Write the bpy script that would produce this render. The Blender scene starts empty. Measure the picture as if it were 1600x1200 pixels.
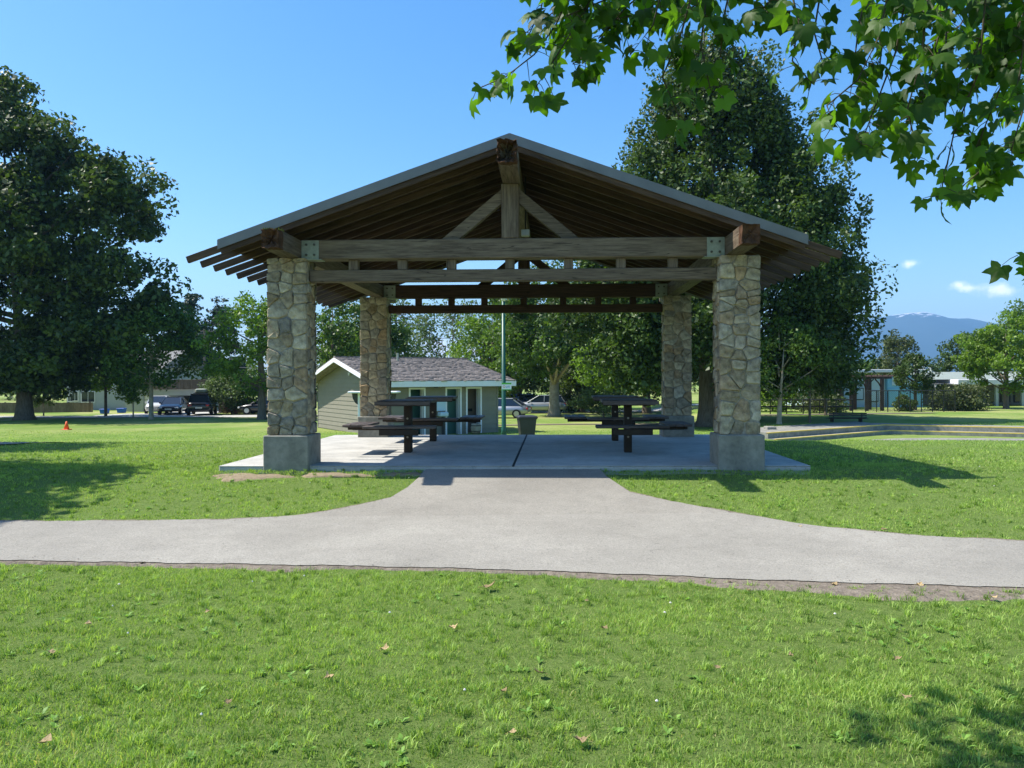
import bpy, bmesh, math, random
import numpy as np
from mathutils import Vector, Matrix, Euler, noise as mnoise
random.seed(7); rng = np.random.default_rng(11)
S = bpy.context.scene; C = S.collection
R = math.radians
# ------------------------------------------------------------ camera, sky, sun, exposure
F = 1200.0; PX, PY = 831.0, 590.0; CAMZ = 1.2
cam = bpy.data.objects.new('camera', bpy.data.cameras.new('camera')); C.objects.link(cam); S.camera = cam
cam.data.sensor_width = 36; cam.data.lens = 36*F/1600; cam.data.clip_start = .05; cam.data.clip_end = 30000
cam.data.shift_x = -(PX-800)/1600; cam.data.shift_y = -(600-PY)/1600
CAMR = Euler((R(90), 0, R(1.5))).to_matrix() @ Matrix.Rotation(R(-.2), 3, 'Z')
cam.matrix_world = Matrix.Translation((0, 0, CAMZ)) @ CAMR.to_4x4()
SUN = Vector((-.687, .055, 1)).normalized()
sun_el = math.asin(SUN.z); sun_az = math.atan2(SUN.x, SUN.y)
W = bpy.data.worlds.new('World'); S.world = W; W.use_nodes = True
def ray(px, py):
    return CAMR @ Vector(((px-PX)/F, (PY-py)/F, -1))
def build_world():
    nt = W.node_tree; N = nt.nodes; L = nt.links; N.clear()
    out = N.new('ShaderNodeOutputWorld'); bg = N.new('ShaderNodeBackground')
    sk = N.new('ShaderNodeTexSky'); sk.sky_type = 'NISHITA'; sk.sun_disc = False
    sk.sun_elevation = sun_el; sk.sun_rotation = sun_az; sk.altitude = 60; sk.air_density = 1.0; sk.dust_density = .8; sk.ozone_density = 1.6
    bg.inputs[1].default_value = .138
    tc = N.new('ShaderNodeTexCoord')
    nz = N.new('ShaderNodeTexNoise'); nz.inputs['Scale'].default_value = 60; nz.inputs['Detail'].default_value = 7
    L.new(tc.outputs['Generated'], nz.inputs['Vector'])
    acc = None
    # a few small fair-weather clouds low over the mountains, one bank behind the trees
    for (px, py, sx, sy, st) in ((1422, 412, .018, .008, .8), (1512, 450, .026, .008, 1.), (1552, 453, .028, .012, 1.1), (1500, 447, .015, .008, .9),
                                 (700, 545, .13, .02, .95), (1455, 440, .02, .006, .3), (500, 530, .08, .02, .8)):
        d = ray(px, py).normalized()
        sub = N.new('ShaderNodeVectorMath'); sub.operation = 'SUBTRACT'; sub.inputs[1].default_value = d
        L.new(tc.outputs['Generated'], sub.inputs[0])
        ml = N.new('ShaderNodeVectorMath'); ml.operation = 'MULTIPLY'; ml.inputs[1].default_value = (1/sx, 1/sx, 1/sy)
        L.new(sub.outputs[0], ml.inputs[0])
        ln = N.new('ShaderNodeVectorMath'); ln.operation = 'LENGTH'; L.new(ml.outputs[0], ln.inputs[0])
        m = N.new('ShaderNodeMapRange'); m.inputs[1].default_value = 1.5; m.inputs[2].default_value = 0.; m.inputs[3].default_value = 0; m.inputs[4].default_value = st
        L.new(ln.outputs['Value'], m.inputs[0])
        if acc is None: acc = m.outputs[0]
        else:
            a = N.new('ShaderNodeMath'); a.operation = 'MAXIMUM'; L.new(acc, a.inputs[0]); L.new(m.outputs[0], a.inputs[1]); acc = a.outputs[0]
    mu = N.new('ShaderNodeMath'); mu.operation = 'MULTIPLY'; L.new(acc, mu.inputs[0]); L.new(nz.outputs[0], mu.inputs[1])
    cr = N.new('ShaderNodeMapRange'); cr.interpolation_type = 'SMOOTHSTEP'; cr.inputs[1].default_value = .2; cr.inputs[2].default_value = .55
    L.new(mu.outputs[0], cr.inputs[0])
    mx = N.new('ShaderNodeMixRGB'); mx.inputs[2].default_value = (8.5, 8.7, 9.2, 1)
    hs = N.new('ShaderNodeHueSaturation'); hs.inputs['Saturation'].default_value = 1.38; hs.inputs['Value'].default_value = 1.0
    L.new(sk.outputs[0], hs.inputs['Color'])
    L.new(cr.outputs[0], mx.inputs[0]); L.new(hs.outputs[0], mx.inputs[1]); L.new(mx.outputs[0], bg.inputs[0]); L.new(bg.outputs[0], out.inputs[0])
build_world()
sl = bpy.data.lights.new('sun', 'SUN'); sl.energy = 5.0; sl.angle = R(.53); sl.color = (1, .95, .87)
so = bpy.data.objects.new('sun', sl); C.objects.link(so); so.rotation_euler = (-SUN).to_track_quat('-Z', 'Y').to_euler()
S.view_settings.view_transform = 'Standard'; S.view_settings.look = 'None'; S.view_settings.gamma = 1; S.view_settings.exposure = 0.76
try: S.view_settings.use_curve_mapping = False
except Exception: pass
S.cycles.max_bounces = 7; S.cycles.diffuse_bounces = 4; S.cycles.transparent_max_bounces = 8; S.cycles.volume_bounces = 0
S.cycles.volume_step_rate = 10; S.cycles.sample_clamp_indirect = 6

# ------------------------------------------------------------ ground shape
_gy = [-30, 6.2, 8.2, 10.3, 16.2, 20, 24, 30, 36, 44, 60, 80, 200, 1000, 9000]
_gz = [-.36, -.35, -.28, -.065, -.15, -.55, -.98, -1.42, -1.6, -1.68, -1.86, -1.9, -2.2, -4, -12]
BA = (17.19, 40.5); BL = (9.4, 34.6); BR = (46.1, 28.0)     # basin corner, left return end, right end
def sstep(t): t = np.clip(t, 0, 1); return t*t*(3-2*t)
def sdl(x, y, a, b):
    dx, dy = b[0]-a[0], b[1]-a[1]; l = math.hypot(dx, dy)
    return ((x-a[0])*dy-(y-a[1])*dx)/l
def G(x, y):
    x = np.asarray(x, float); y = np.asarray(y, float)
    z = np.interp(y, _gy, _gz)
    z = z + .03*np.sin(x*.5+1)*np.sin(y*.7)*sstep((y-14)/6)
    # right hand terrace and the sunken basin in front of it
    inb = np.minimum(sdl(x, y, BL, BA), sdl(x, y, BA, BR))      # >0 inside the basin
    wx = sstep((x-9.0)/2.6)*sstep((y-28)/5)
    out = -1.3+.0*x - np.clip(y-45, 0, 40)*.002
    basin = np.where(inb > .3, -1.75, out)
    near = z
    tgt = np.where(inb > -.45, np.minimum(near, -1.42-.33*sstep((y-30)/3.0)), out)
    return near*(1-wx)+tgt*wx
def gz(x, y): return float(G(x, y))
def at(px, py, d):
    r = ray(px, py); t = d/r.y
    return Vector((r.x*t, d, CAMZ+r.z*t))
def onground(px, py):
    r = ray(px, py); t = .5
    while t < 400:
        p = Vector((r.x*t, r.y*t, CAMZ+r.z*t))
        if p.z <= gz(p.x, p.y): return p
        t += .02 if t < 20 else .1
    return p
def gx(px, d):
    p = at(px, 590, d); return Vector((p.x, d, gz(p.x, d)))
# ------------------------------------------------------------ materials
def mat(name, col, rough=.8, spec=.3, bump=0, bscale=20, var=0, vscale=3, coord='Object', stretch=None, metal=0, var2=None, detail=5, rnd=0, emis=None):
    m = bpy.data.materials.new(name); m.use_nodes = True; nt = m.node_tree; N = nt.nodes; L = nt.links
    b = N['Principled BSDF']; b.inputs['Roughness'].default_value = rough; b.inputs['Specular IOR Level'].default_value = spec; b.inputs['Metallic'].default_value = metal
    b.inputs['Base Color'].default_value = (*col, 1)
    tc = N.new('ShaderNodeTexCoord'); mp = N.new('ShaderNodeMapping'); L.new(tc.outputs[coord], mp.inputs[0])
    if stretch: mp.inputs['Scale'].default_value = stretch
    last = None
    if rnd:
        oi = N.new('ShaderNodeObjectInfo'); cv = N.new('ShaderNodeVectorMath'); cv.operation = 'SCALE'; cv.inputs[0].default_value = (17, 31, 23)
        L.new(oi.outputs['Random'], cv.inputs['Scale']); L.new(cv.outputs[0], mp.inputs['Location'])
    if var or var2:
        nz = N.new('ShaderNodeTexNoise'); nz.inputs['Scale'].default_value = vscale; nz.inputs['Detail'].default_value = detail; nz.inputs['Roughness'].default_value = .65
        L.new(mp.outputs[0], nz.inputs[0])
        mr = N.new('ShaderNodeMapRange'); mr.inputs[1].default_value = .3; mr.inputs[2].default_value = .7; L.new(nz.outputs[0], mr.inputs[0])
        mx = N.new('ShaderNodeMixRGB'); L.new(mr.outputs[0], mx.inputs[0])
        c2 = var2 if var2 else tuple(min(1, c*(1+var)) for c in col); c1 = col if var2 else tuple(c*(1-var) for c in col)
        mx.inputs[1].default_value = (*c1, 1); mx.inputs[2].default_value = (*c2, 1); last = mx.outputs[0]
    if rnd:
        mr2 = N.new('ShaderNodeMapRange'); mr2.inputs[3].default_value = 1-rnd; mr2.inputs[4].default_value = 1+rnd; L.new(oi.outputs['Random'], mr2.inputs[0])
        hv = N.new('ShaderNodeHueSaturation'); L.new(mr2.outputs[0], hv.inputs['Value'])
        if last: L.new(last, hv.inputs['Color'])
        else: hv.inputs['Color'].default_value = (*col, 1)
        last = hv.outputs[0]
    if last: L.new(last, b.inputs['Base Color'])
    if bump:
        n2 = N.new('ShaderNodeTexNoise'); n2.inputs['Scale'].default_value = bscale; n2.inputs['Detail'].default_value = 6; L.new(mp.outputs[0], n2.inputs[0])
        bp = N.new('ShaderNodeBump'); bp.inputs['Strength'].default_value = 1; bp.inputs['Distance'].default_value = bump
        L.new(n2.outputs[0], bp.inputs['Height']); L.new(bp.outputs[0], b.inputs['Normal'])
    if emis:
        b.inputs['Emission Color'].default_value = (*emis[:3], 1); b.inputs['Emission Strength'].default_value = emis[3]
    return m
def ramp_random(m, cols, noise_amt=.25, scale=6):
    """object-random pick among several stone colours, times a noise"""
    nt = m.node_tree; N = nt.nodes; L = nt.links; b = N['Principled BSDF']
    oi = N.new('ShaderNodeObjectInfo'); cr = N.new('ShaderNodeValToRGB'); cr.color_ramp.interpolation = 'LINEAR'
    while len(cr.color_ramp.elements) < len(cols): cr.color_ramp.elements.new(.5)
    for i, c in enumerate(cols): e = cr.color_ramp.elements[i]; e.position = i/(len(cols)-1); e.color = (*c, 1)
    L.new(oi.outputs['Random'], cr.inputs[0])
    tc = N.new('ShaderNodeTexCoord'); nz = N.new('ShaderNodeTexNoise'); nz.inputs['Scale'].default_value = scale; nz.inputs['Detail'].default_value = 8; nz.inputs['Roughness'].default_value = .7
    L.new(tc.outputs['Object'], nz.inputs[0])
    mr = N.new('ShaderNodeMapRange'); mr.inputs[1].default_value = .3; mr.inputs[2].default_value = .7; mr.inputs[3].default_value = 1-noise_amt*1.6; mr.inputs[4].default_value = 1+noise_amt; L.new(nz.outputs[0], mr.inputs[0])
    hv = N.new('ShaderNodeHueSaturation'); L.new(mr.outputs[0], hv.inputs['Value']); L.new(cr.outputs[0], hv.inputs['Color']); L.new(hv.outputs[0], b.inputs['Base Color'])
def leafmat(name, col, trans=.35, tip=None, rough=.5, var=.5, tcol=None):
    m = bpy.data.materials.new(name); m.use_nodes = True; nt = m.node_tree; N = nt.nodes; L = nt.links; N.clear()
    out = N.new('ShaderNodeOutputMaterial'); at_ = N.new('ShaderNodeAttribute'); at_.attribute_name = 'tint'
    mx = N.new('ShaderNodeMixRGB'); mx.inputs[1].default_value = (*[c*(1-var) for c in col], 1)
    mx.inputs[2].default_value = (*(tip or [c*(1+var) for c in col]), 1); L.new(at_.outputs['Fac'], mx.inputs[0]); mx.use_clamp = True
    if name == 'grass_blades':
        dr = N.new('ShaderNodeMapRange'); dr.inputs[1].default_value = 1.0; dr.inputs[2].default_value = 2.0; L.new(at_.outputs['Fac'], dr.inputs[0]); m2 = N.new('ShaderNodeMixRGB'); m2.inputs[2].default_value = (.5, .42, .2, 1)
        L.new(dr.outputs[0], m2.inputs[0]); L.new(mx.outputs[0], m2.inputs[1]); mx = m2
    df = N.new('ShaderNodeBsdfPrincipled'); df.inputs['Roughness'].default_value = rough; df.inputs['Specular IOR Level'].default_value = .35; L.new(mx.outputs[0], df.inputs['Base Color'])
    tr = N.new('ShaderNodeBsdfTranslucent')
    tm = N.new('ShaderNodeMixRGB'); tm.blend_type = 'MULTIPLY'; tm.inputs[0].default_value = 1; tm.inputs[2].default_value = (*(tcol or (1.5, 1.6, .7)), 1); L.new(mx.outputs[0], tm.inputs[1]); L.new(tm.outputs[0], tr.inputs[0])
    ms = N.new('ShaderNodeMixShader'); ms.inputs[0].default_value = trans; L.new(df.outputs[0], ms.inputs[1]); L.new(tr.outputs[0], ms.inputs[2]); L.new(ms.outputs[0], out.inputs[0])
    return m
M = {}
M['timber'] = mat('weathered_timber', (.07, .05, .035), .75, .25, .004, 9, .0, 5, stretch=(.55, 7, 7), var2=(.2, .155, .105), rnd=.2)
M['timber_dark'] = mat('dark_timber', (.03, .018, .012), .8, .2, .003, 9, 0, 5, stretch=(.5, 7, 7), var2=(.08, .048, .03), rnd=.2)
M['rafter'] = mat('rafter_timber', (.035, .021, .013), .75, .25, .003, 9, 0, 5, stretch=(.5, 7, 7), var2=(.105, .066, .04), rnd=.3)
M['rot'] = mat('rotten_wood', (.03, .015, .008), .9, .2, .01, 25, 0, 14, var2=(.12, .06, .03))
M['moss'] = mat('moss', (.12, .13, .02), .95, .1, .01, 60, .5, 30)
def checks(m):
    nt = m.node_tree; N = nt.nodes; L = nt.links; b = N['Principled BSDF']; src = b.inputs['Base Color'].links[0].from_socket
    tc = N.new('ShaderNodeTexCoord'); oi = N.new('ShaderNodeObjectInfo'); mp = N.new('ShaderNodeMapping'); mp.inputs['Scale'].default_value = (.28, 5.5, 5.5); L.new(tc.outputs['Object'], mp.inputs[0])
    cv = N.new('ShaderNodeVectorMath'); cv.operation = 'SCALE'; cv.inputs[0].default_value = (9, 5, 7); L.new(oi.outputs['Random'], cv.inputs['Scale']); L.new(cv.outputs[0], mp.inputs['Location'])
    n = N.new('ShaderNodeTexNoise'); n.inputs['Scale'].default_value = 1.6; n.inputs['Detail'].default_value = 3; L.new(mp.outputs[0], n.inputs[0])
    d = N.new('ShaderNodeMath'); d.operation = 'SUBTRACT'; d.inputs[1].default_value = .52; L.new(n.outputs[0], d.inputs[0]); a = N.new('ShaderNodeMath'); a.operation = 'ABSOLUTE'; L.new(d.outputs[0], a.inputs[0])
    r = N.new('ShaderNodeMapRange'); r.inputs[1].default_value = 0; r.inputs[2].default_value = .007; r.inputs[3].default_value = .18; r.inputs[4].default_value = 1; L.new(a.outputs[0], r.inputs[0])
    h = N.new('ShaderNodeHueSaturation'); L.new(src, h.inputs['Color']); L.new(r.outputs[0], h.inputs['Value'])
    v = N.new('ShaderNodeTexVoronoi'); v.inputs['Scale'].default_value = 2.2; mp2 = N.new('ShaderNodeMapping'); mp2.inputs['Scale'].default_value = (1, 1.6, 1.6); L.new(tc.outputs['Object'], mp2.inputs[0]); L.new(cv.outputs[0], mp2.inputs['Location']); L.new(mp2.outputs[0], v.inputs[0])
    k = N.new('ShaderNodeMapRange'); k.inputs[1].default_value = .03; k.inputs[2].default_value = .1; k.inputs[3].default_value = .45; L.new(v.outputs['Distance'], k.inputs[0])
    h2 = N.new('ShaderNodeHueSaturation'); L.new(h.outputs[0], h2.inputs['Color']); L.new(k.outputs[0], h2.inputs['Value']); L.new(h2.outputs[0], b.inputs['Base Color'])
checks(M['timber']); checks(M['timber_dark'])
M['plate'] = mat('galvanised_plate', (.3, .33, .27), .6, .4, .001, 30, .25, 8, metal=.2)
M['bolt'] = mat('bolt_steel', (.1, .09, .07), .5, .5, metal=.6)
M['roofmetal'] = mat('roof_flashing', (.165, .168, .162), .45, .5, .0006, 12, .15, 2.5, metal=.25)
M['mortar'] = mat('mortar', (.3, .275, .22), .95, .1, .006, 40, .3, 20)
M['stone'] = mat('fieldstone', (.4, .33, .22), .9, .15, .03, 11)
ramp_random(M['stone'], [(.42, .36, .25), (.3, .235, .145), (.5, .44, .32), (.37, .29, .175), (.24, .225, .195), (.46, .39, .26), (.35, .32, .26), (.38, .27, .155), (.46, .42, .33)], .42, 7)
M['concrete'] = mat('concrete', (.46, .45, .41), .9, .2, .003, 45, .14, 2.2, coord='Generated' if False else 'Object')
M['footing'] = mat('footing_concrete', (.25, .245, .21), .9, .2, .003, 30, .22, 3.5)
M['asphalt'] = mat('worn_asphalt', (.295, .278, .238), .92, .2, .006, 110, .22, 70, detail=3)
M['asphalt2'] = mat('worn_asphalt_darker', (.28, .262, .223), .92, .2, .006, 110, .22, 70, detail=3)
M['dirt'] = mat('bare_dirt', (.12, .1, .078), .95, .1, .012, 60, 0, 22, var2=(.26, .22, .175))
M['white'] = mat('white_paint', (.78, .78, .82), .5, .4, 0, 1, .04, 2)
M['siding'] = mat('siding_paint', (.23, .215, .17), .7, .3, .0006, 20, .06, 2, rnd=.04)
M['siding2'] = mat('siding_trim', (.22, .21, .175), .7, .3)
M['shake'] = mat('cedar_shake', (.1, .085, .075), .9, .15, .006, 20, 0, 9, stretch=(1, 1, 1), var2=(.32, .285, .26))
M['greendoor'] = mat('green_door', (.055, .16, .14), .5, .4, 0, 1, .1, 2)
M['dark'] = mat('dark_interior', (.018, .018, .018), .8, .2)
M['brown'] = mat('brown_door', (.13, .1, .075), .6, .3, 0, 1, .2, 2)
M['polegreen'] = mat('green_pole_paint', (.008, .075, .05), .4, .5, 0, 1, .1, 3)
M['bin'] = mat('bin_plastic', (.035, .034, .04), .45, .45, .001, 30, .15, 3)
M['tablewood'] = mat('table_planks', (.045, .034, .028), .6, .4, .002, 10, 0, 4, stretch=(1, 8, 8), var2=(.13, .1, .085), rnd=.2)
M['post'] = mat('table_post', (.03, .021, .013), .7, .3, .002, 12, .35, 5)
M['bark'] = mat('bark', (.09, .07, .05), .95, .1, .03, 9, 0, 5, stretch=(3, 3, .5), var2=(.2, .17, .13))
M['barkpale'] = mat('pale_bark', (.24, .2, .14), .9, .15, .01, 9, 0, 3, var2=(.45, .4, .3))
M['twig'] = mat('twig_bark', (.07, .06, .035), .8, .2)
M['yellow'] = mat('yellow_line_paint', (.68, .5, .12), .7, .3, 0, 1, .15, 4)
M['orange'] = mat('orange_plastic', (.85, .11, .01), .5, .4)
M['blue'] = mat('blue_plastic', (.01, .12, .6), .45, .4)
M['glass'] = mat('tinted_glass', (.012, .02, .032), .08, .7)
M['tyre'] = mat('tyre_rubber', (.015, .015, .015), .8, .3)
M['rim'] = mat('wheel_alloy', (.5, .5, .52), .3, .6, metal=.7)
M['lampglass'] = mat('frosted_lamp', (.62, .6, .55), .35, .4)
M['sky_blue'] = mat('pale_blue_paint', (.2, .48, .7), .6, .3, 0, 1, .06, 1)
M['paleblue'] = mat('white_blue_paint', (.5, .64, .74), .6, .3, 0, 1, .05, 1)
M['housewhite'] = mat('house_render', (.4, .43, .42), .8, .2, .002, 20, .08, 1)
M['greywall'] = mat('grey_wall', (.2, .2, .19), .8, .2, 0, 1, .15, 1)
M['fencewood'] = mat('fence_boards', (.17, .135, .1), .85, .2, .003, 10, .25, 3, rnd=.15)
M['utilpole'] = mat('pole_wood', (.2, .17, .14), .85, .2, .003, 10, .2, 3)
M['wire'] = mat('wire', (.12, .12, .12), .6, .3)
M['pergola'] = mat('pergola_stain', (.06, .04, .035), .7, .3, .002, 10, .3, 3)
M['darkmetal'] = mat('dark_metal', (.02, .022, .022), .5, .4)
M['deadleaf'] = mat('dry_leaf', (.2, .135, .06), .8, .2, 0, 1, 0, 12, var2=(.45, .35, .19), rnd=.35)
M['mountain'] = mat('forest_mountain', (.02, .04, .03), .95, .05, 0, 1, 0, .0016, var2=(.04, .06, .05))
def ground_material():
    m = bpy.data.materials.new('lawn_ground'); m.use_nodes = True; nt = m.node_tree; N = nt.nodes; L = nt.links; b = N['Principled BSDF']
    b.inputs['Roughness'].default_value = .95; b.inputs['Specular IOR Level'].default_value = .1
    g = N.new('ShaderNodeNewGeometry')
    def nz(sc, de=5, ro=.6):
        n = N.new('ShaderNodeTexNoise'); n.inputs['Scale'].default_value = sc; n.inputs['Detail'].default_value = de; n.inputs['Roughness'].default_value = ro; L.new(g.outputs['Position'], n.inputs[0]); return n.outputs[0]
    def mr(s, a, c):
        r = N.new('ShaderNodeMapRange'); r.inputs[1].default_value = a; r.inputs[2].default_value = c; L.new(s, r.inputs[0]); return r.outputs[0]
    def mix(f, a, c):
        x = N.new('ShaderNodeMixRGB'); L.new(f, x.inputs[0])
        for i, v in ((1, a), (2, c)):
            if isinstance(v, tuple): x.inputs[i].default_value = (*v, 1)
            else: L.new(v, x.inputs[i])
        return x.outputs[0]
    green = mix(mr(nz(.9), .35, .65), (.1, .19, .028), (.17, .27, .045))
    fine = mix(mr(nz(14, 8, .75), .3, .7), (.08, .145, .024), (.22, .3, .07))
    c = mix(mr(nz(3), .1, .9), green, fine)
    dry = mix(mr(nz(6, 6, .7), .3, .7), (.4, .38, .16), (.27, .31, .1))
    sep = N.new('ShaderNodeSeparateXYZ'); L.new(g.outputs['Position'], sep.inputs[0])
    far = mr(sep.outputs['Y'], 22, 60)
    dm = N.new('ShaderNodeMath'); dm.operation = 'MULTIPLY'; L.new(mr(nz(.16, 5, .6), .42, .6), dm.inputs[0]); L.new(far, dm.inputs[1])
    c = mix(dm.outputs[0], c, dry)
    nearf = mr(sep.outputs['Y'], 13, 22); thatch = mix(mr(nz(30, 6, .7), .3, .7), (.085, .15, .028), (.19, .25, .07)); c = mix(nearf, thatch, c)
    L.new(c, b.inputs['Base Color'])
    bp = N.new('ShaderNodeBump'); bp.inputs['Distance'].default_value = .03; bp.inputs['Strength'].default_value = .9; L.new(nz(25, 8, .8), bp.inputs['Height']); L.new(bp.outputs[0], b.inputs['Normal'])
    return m
M['ground'] = ground_material()
M['grass'] = leafmat('grass_blades', (.15, .3, .036), .4, (.46, .62, .15), .6, .38, (1.25, 1.3, .6))
M['weed'] = leafmat('weed_leaves', (.14, .31, .04), .35, (.27, .46, .08), .55, .3)

def stain(m, layers):
    """wear with its own shape: multiply the base colour by broad soft noises"""
    nt = m.node_tree; N = nt.nodes; L = nt.links; b = N['Principled BSDF']; g = N.new('ShaderNodeNewGeometry'); src = b.inputs['Base Color'].links[0].from_socket
    for sc, a, c, lo, hi, ro in layers:
        n = N.new('ShaderNodeTexNoise'); n.inputs['Scale'].default_value = sc; n.inputs['Detail'].default_value = 8; n.inputs['Roughness'].default_value = ro; n.inputs['Distortion'].default_value = .4; L.new(g.outputs['Position'], n.inputs[0])
        r = N.new('ShaderNodeMapRange'); r.inputs[1].default_value = a; r.inputs[2].default_value = c; r.inputs[3].default_value = lo; r.inputs[4].default_value = hi; L.new(n.outputs[0], r.inputs[0])
        h = N.new('ShaderNodeHueSaturation'); L.new(src, h.inputs['Color']); L.new(r.outputs[0], h.inputs['Value']); src = h.outputs[0]
    L.new(src, b.inputs['Base Color'])
for k_ in ('asphalt', 'asphalt2'): stain(M[k_], [(.55, .35, .65, .86, 1.08, .55), (4.5, .3, .6, .9, 1.05, .75), (38, .56, .72, 1, .62, .6)])
stain(M['concrete'], [(.7, .35, .65, .84, 1.06, .6), (5, .34, .5, .8, 1, .8), (23, .62, .7, 1, .7, .5)])
stain(M['footing'], [(2.2, .35, .6, .8, 1.08, .7), (14, .35, .55, .88, 1.04, .7)])
# ------------------------------------------------------------ helpers
WM = {}
def tag(o, label=None, cat=None, group=None, kind=None):
    if label: o['label'] = label
    if cat: o['category'] = cat
    if group: o['group'] = group
    if kind: o['kind'] = kind
    return o
def thing(name, label, cat, loc=(0, 0, 0), group=None, rotz=0):
    o = bpy.data.objects.new(name, None); C.objects.link(o); o.empty_display_size = .3
    m = Matrix.Translation(Vector(loc)) @ Matrix.Rotation(rotz, 4, 'Z'); o.matrix_basis = m; WM[o] = m
    return tag(o, label, cat, group)
def obj(name, me, m=None, parent=None, mx=None, smooth=False):
    """mx is the world matrix of the mesh"""
    o = bpy.data.objects.new(name, me); C.objects.link(o)
    if m is not None and not me.materials: me.materials.append(M[m] if isinstance(m, str) else m)
    mx = mx or Matrix.Identity(4); WM[o] = mx
    if parent is not None: o.parent = parent; o.matrix_basis = WM[parent].inverted() @ mx
    else: o.matrix_basis = mx
    if smooth: me.polygons.foreach_set('use_smooth', [True]*len(me.polygons))
    return o
class MB:
    def __init__(s): s.v = []; s.f = []
    def add(s, vs, fs, mx=None):
        n = len(s.v)
        s.v += [tuple(mx @ Vector(v)) for v in vs] if mx is not None else [tuple(v) for v in vs]
        s.f += [tuple(i+n for i in f) for f in fs]; return s
    def box(s, a, b, mx=None):
        (x0, y0, z0), (x1, y1, z1) = a, b
        return s.add([(x0,y0,z0),(x1,y0,z0),(x1,y1,z0),(x0,y1,z0),(x0,y0,z1),(x1,y0,z1),(x1,y1,z1),(x0,y1,z1)],
                     [(0,3,2,1),(4,5,6,7),(0,1,5,4),(1,2,6,5),(2,3,7,6),(3,0,4,7)], mx)
    def cbox(s, a, b, c=.01, mx=None):
        """box with all edges chamfered"""
        x0, y0, z0 = a; x1, y1, z1 = b; bm = bmesh.new()
        bmesh.ops.create_cube(bm, size=1, matrix=Matrix.Translation(((x0+x1)/2, (y0+y1)/2, (z0+z1)/2)) @ Matrix.Diagonal((x1-x0, y1-y0, z1-z0, 1)))
        bmesh.ops.bevel(bm, geom=list(bm.edges), offset=c, segments=1, affect='EDGES')
        bm.verts.index_update(); s.add([tuple(v.co) for v in bm.verts], [tuple(v.index for v in f.verts) for f in bm.faces], mx); bm.free(); return s
    def tube(s, pts, rad, n=8, cap=True):
        pts = [Vector(p) for p in pts]; rad = rad if hasattr(rad, '__len__') else [rad]*len(pts); base = len(s.v); up = Vector((.13, .27, .95))
        for i, p in enumerate(pts):
            t = (pts[min(i+1, len(pts)-1)]-pts[max(i-1, 0)]).normalized(); u = t.cross(Vector((1, .1, 0)) if abs(t.z) > .8 else up).normalized(); w = t.cross(u)
            for k in range(n):
                a = 2*math.pi*k/n; q = p+(u*math.cos(a)+w*math.sin(a))*rad[i]; s.v.append(tuple(q))
        for i in range(len(pts)-1):
            for k in range(n):
                a = base+i*n+k; b = base+i*n+(k+1) % n; s.f.append((a, b, b+n, a+n))
        if cap: s.f.append(tuple(base+k for k in range(n))[::-1]); s.f.append(tuple(base+(len(pts)-1)*n+k for k in range(n)))
        return s
    def prism(s, poly, x0, x1, mx=None):
        """polygon in (y,z) extruded along x"""
        n = len(poly); vs = [(x0, y, z) for y, z in poly]+[(x1, y, z) for y, z in poly]
        fs = [tuple(range(n))[::-1], tuple(range(n, 2*n))]+[(i, (i+1) % n, (i+1) % n+n, i+n) for i in range(n)]
        return s.add(vs, fs, mx)
    def mesh(s, name):
        me = bpy.data.meshes.new(name); me.from_pydata(s.v, [], s.f); me.update()
        bm = bmesh.new(); bm.from_mesh(me); bmesh.ops.recalc_face_normals(bm, faces=bm.faces); bm.to_mesh(me); bm.free(); return me
    def build(s, name, m, parent=None, smooth=False):
        c = Vector(s.v[0]) if False else None
        return obj(name, s.mesh(name), m, parent, smooth=smooth)
    def buildl(s, name, m, parent, mx, smooth=False):
        """mesh given in local space, placed by mx"""
        return obj(name, s.mesh(name), m, parent, mx, smooth)
def npmesh(name, V, Fv, nper, tint=None, tintdom='POINT'):
    """V (n,3); Fv flat vertex indices; nper verts per face (int)"""
    me = bpy.data.meshes.new(name); V = np.asarray(V, np.float32); Fv = np.asarray(Fv, np.int32).ravel(); nf = len(Fv)//nper
    me.vertices.add(len(V)); me.vertices.foreach_set('co', V.ravel())
    me.loops.add(len(Fv)); me.loops.foreach_set('vertex_index', Fv)
    me.polygons.add(nf); me.polygons.foreach_set('loop_start', np.arange(0, nf*nper, nper, dtype=np.int32))
    try: me.polygons.foreach_set('loop_total', np.full(nf, nper, np.int32))
    except Exception: pass
    me.update(calc_edges=True)
    if tint is not None:
        a = me.attributes.new('tint', 'FLOAT', tintdom); a.data.foreach_set('value', np.asarray(tint, np.float32).ravel())
    return me
def frame(p0, p1, roll=0):
    """matrix with local X from p0 to p1, local Z as near up as it can be"""
    p0 = Vector(p0); p1 = Vector(p1); x = (p1-p0).normalized(); z0 = Vector((0, 0, 1)) if abs(x.z) < .95 else Vector((0, 1, 0))
    y = z0.cross(x).normalized(); z = x.cross(y)
    m = Matrix((x, y, z)).transposed().to_4x4(); m.translation = p0
    return m @ Matrix.Rotation(roll, 4, 'X'), (p1-p0).length
_bc = {}
def beam(name, p0, p1, w, h, m, parent, c=.008, cut=0, just='c'):
    mx, L = frame(p0, p1); key = (round(L, 4), w, h, c, cut, m)
    if key not in _bc:
        b = MB(); b.cbox((0, -w/2, -h/2), (L, w/2, h/2), min(c, w*.3, h*.3)); _bc[key] = b.mesh(name); _bc[key].materials.append(M[m])
    return obj(name, _bc[key], None, parent, mx)
def uneven(me, amp, sc):
    for v in me.vertices:
        n = mnoise.noise_vector(v.co*sc); v.co += n*amp

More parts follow.
